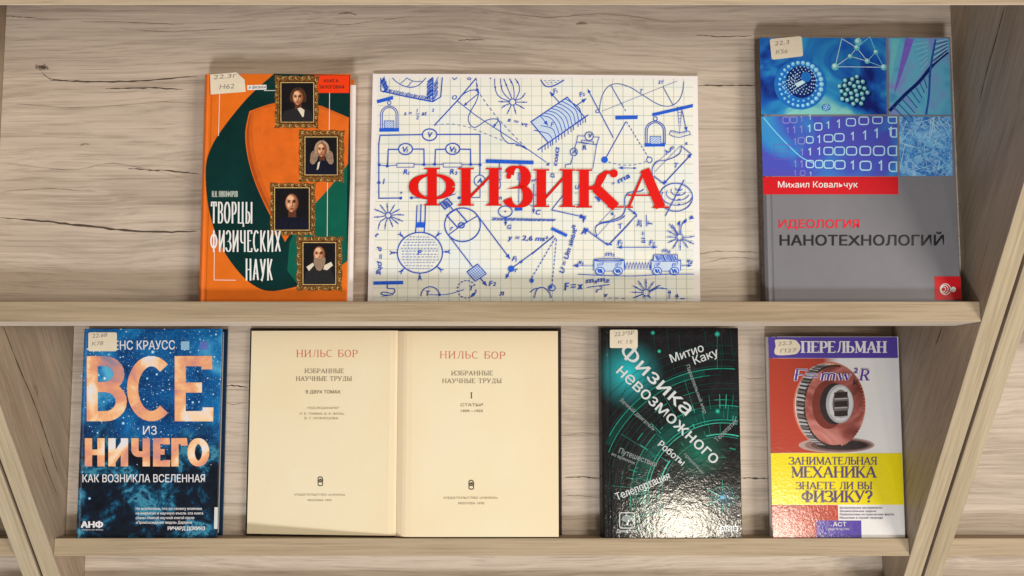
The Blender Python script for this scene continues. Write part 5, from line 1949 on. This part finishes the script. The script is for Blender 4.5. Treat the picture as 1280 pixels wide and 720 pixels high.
sticker(H, T1 + 0.0007, r, rrect(762.2, 412.2, 797, 435, 1.8), [('22.3*5Р', (768, 420.4), (792, 418.2), 5), ('К 15', (772, 429.8), (790, 429.2), 4.4)])

# ------------------------------------------------------------------ the white hardback with a gear wheel
PLW = 0.00008
WHITEC = ink('white_cover', sr(226, 224, 222), 0.14, 0.03, PLW, scale=30, spec=.5)
PURP = ink('purple_print', sr(84, 66, 158), 0.14, 0.06, PLW, spec=.5)
REDB = ink('brick_red_print', sr(178, 66, 48), 0.14, 0.22, PLW, scale=40, spec=.5)
YEL = ink('yellow_print', sr(234, 216, 24), 0.14, 0.03, PLW, spec=.5)
STEEL = ink('gear_steel', sr(176, 176, 178), 0.14, 0.15, PLW, spec=.5)
STEELD = ink('gear_steel_deep', sr(52, 44, 44), 0.14, 0.3, PLW, spec=.5)
STEELM = ink('gear_steel_mid', sr(112, 104, 104), 0.14, 0.2, PLW, spec=.5)
DISC = picture('gear_disc_print', [(0.32, sr(104, 52, 46)), (0.48, sr(158, 86, 78)), (0.62, sr(206, 138, 128))], 2.2, 20, 0.14, pl=PLW)
m, nt, b = base_mat('red_fading_print', 0.14, 0.6)
v = coords(nt, 1, 1, 1)
sep = N(nt, 'ShaderNodeSeparateXYZ')
nt.links.new(v, sep.inputs[0])
f = mth(nt, 'ADD', mth(nt, 'MULTIPLY', sep.outputs[0], 62.0), 0.5 + 0.2, True)
nt.links.new(mix(nt, f, sr(178, 64, 46), sr(228, 226, 226)), b.inputs['Base Color'])
peel(nt, b, PLW)
FADE = m

r = book_root('white and red hardback with a gear wheel, purple top bar and yellow title band', GB, 0.3384, P_LO, -0.1092)
H = flat([(960, 421), (1122, 421), (1133, 673), (965, 673)], [(0.2696, 0.0991), (0.4061, 0.0991), (0.4078, -0.1091), (0.2689, -0.1091)], 0.3384, -0.1092)
T1 = 0.0186
cv = cover_mesh(0.1372, 0.2084, T1, WHITEC, mat_edge=ink('white_cover_edge', sr(190, 186, 182), .4, .1))
a = Art(H, T1 + 0.00012)
a.mb = cv
a.crop(940, 400, 2.4823)
a.poly([(50, 53), (450, 53), (453, 118), (53, 118)], PURP)
a.poly([(53, 119), (300, 119), (302, 412), (58, 412)], FADE)
a.poly([(58, 413), (466, 413), (471, 573), (62, 573)], YEL)
a.poly([(62, 574), (266, 574), (268, 622), (63, 622)], REDB)
a.poly([(63, 622), (200, 622), (200, 678), (66, 678)], REDB)
a.poly([(200, 622), (339, 622), (340, 678), (200, 678)], PURP)
cv.obj('cover', r)
page_block(0.1372, 0.2084, T1, EDGES).obj('page_block', r)
a = Art(H, T1 + 0.00025).crop(940, 400, 2.4823)
# soft ground under the printed gear, then its toothed rim, face and hub
HALO = ink('gear_halo', sr(232, 196, 180), .14, .08, PLW)
a.ell(240, 264, 112, 134, ink('gear_halo_outer', sr(204, 122, 100), .14, .1, PLW), 48)
a.ell(238, 264, 105, 129, HALO, 48)
for i in range(5):
    a.ell(262 + 6 * i, 388, 118 - 13 * i, 24 - 3.2 * i, [ink('gear_ground_a', sr(176, 150, 144), .14, .1), ink('gear_ground_b', sr(140, 112, 106), .14, .1), ink('gear_ground_c', sr(104, 78, 74), .14, .1), STEELD, STEELD][i], 30)
a.ell(222, 262, 86, 125, STEELM, 44)
NT = 30
for i in range(NT):
    a0, a1 = [90 + 180 * (i + k_) / NT for k_ in (0.0, 0.55)]
    p = [(255 + 91 * math.cos(R(t_)), 266 + 124 * math.sin(R(t_))) for t_ in (a0, a1)]
    q = [(218 + 82 * math.cos(R(t_)), 262 + 126 * math.sin(R(t_))) for t_ in (a1, a0)]
    a.poly(p + q, STEEL if i % 3 else STEELM)
    a2 = 90 + 180 * (i + 1) / NT
    p = [(255 + 90 * math.cos(R(t_)), 266 + 123 * math.sin(R(t_))) for t_ in (a1, a2)]
    q = [(220 + 80 * math.cos(R(t_)), 262 + 122 * math.sin(R(t_))) for t_ in (a2, a1)]
    a.poly(p + q, STEELD)
for i in range(72):
    t_ = i * 5
    a.ell(255 + 92 * math.cos(R(t_)), 266 + 124 * math.sin(R(t_)), 4.6, 4.4, STEELD if (math.cos(R(t_)) < .2) else DISC, 8)
a.ell(255, 266, 91, 122, DISC, 56)
a.ell(236, 262, 50, 76, ink('gear_face_deep', sr(122, 60, 52), .14, .15, PLW), 36)
a.ell(256, 260, 46, 64, STEELD, 32)
a.ell(272, 260, 43, 60, STEEL, 32)
a.ell(275, 260, 37, 54, ink('gear_hub_pale', sr(206, 206, 208), .24, .08, PLW), 30)
a.ell(275, 260, 26, 44, STEELM, 24)
for y0, y1 in ((222, 240), (250, 268), (280, 297)):
    a.poly([(254, y0 + 3), (296, y0), (297, y1), (255, y1 + 2)], STEELD)
    a.line([(256, y1 + 5), (296, y1 + 3)], 1.4, STEEL)
a.ell(275, 259, 11, 8, STEELD, 12)
a.done('gear_picture', r)
a = Art(H, T1 + 0.0006)
GWH = ink('gloss_white_w', sr(228, 226, 228), 0.14, 0.03, PLW, spec=.5)
DP = ink('deep_purple_print', sr(92, 70, 120), 0.14, 0.1, PLW, spec=.5)
a.G('ПЕРЕЛЬМАН', (1001.5, 441), (1107.5, 441), 14.6, GWH, 0.22, 0.075, track=.1)
a.done('author_lettering', r)
a = Art(H, T1 + 0.0008)
for mt, o_, fat_ in ((GWH, 0, 1.9), (ink('formula_purple', sr(92, 54, 150), .14, .08, PLW, spec=.5), 0, 1.0)):
    a.fat = fat_
    a.G('F=mw', (991.6, 475.6), (1064, 475.6), 14.2, mt, 0.19, 0.08, track=.04, shear=.2)
    a.G('R', (1073.5, 475.6), (1085, 475.6), 14.2, mt, 0.19, 0.08, track=.04, shear=.2)
    a.T('2', (1066.5, 466.5), (1071.5, 466.5), 6.4, mt, 0.03 * fat_, 0.2)
a.fat = 1.0
a.T('k', (1066, 481), (1072, 481), 7, BLACKINK, 0.01, 0.2)
a.done('formula_lettering', r)
a = Art(H, T1 + 0.0005)
a.G('ЗАНИМАТЕЛЬНАЯ', (986.2, 580.8), (1096, 580.8), 9.6, DP, 0.17, 0.06)
a.G('МЕХАНИКА', (989, 597), (1094.6, 597), 14, DP, 0.19, 0.055)
a.G('ЗНАЕТЕ ЛИ ВЫ', (995, 611.6), (1090, 611.6), 9.2, DP, 0.17, 0.06)
a.G('ФИЗИКУ?', (1002, 627.8), (1090, 627.8), 14.6, DP, 0.19, 0.055)
a.done('title_lettering', r)
a = Art(H, T1 + 0.0005)
for k, (L, x1) in enumerate((('Занимательные эксперименты', 1102.6), ('Занимательные задачи', 1095), ('Любопытные исторические факты', 1117.5), ('Механика в нашей природе', 1103.6))):
    a.T(L, (1049.4, 635.9 + 4.15 * k), (x1, 635.9 + 4.15 * k), 2.6, DP, 0.01)
a.done('blurb_lettering', r)
a = Art(H, T1 + 0.0005)
a.T('АСТ', (1041, 657.6), (1057.6, 657.6), 5, GWH, 0.01)
a.T('ИЗДАТЕЛЬСТВО', (1034.6, 662.4), (1061.4, 662.4), 2.4, GWH, 0.0)
a.done('publisher_mark', r)
sticker(H, T1 + 0.0006, r, catmull([(968.4, 426.4), (971, 424.4), (992, 424.8), (997, 428), (1000.4, 434), (997, 441), (990, 443.2), (972, 444), (967.6, 440), (969.4, 433)], 3),
        [('22.3', (972, 432), (989, 430.6), 4.6), ('П27', (975, 441), (995, 440), 4.6)])
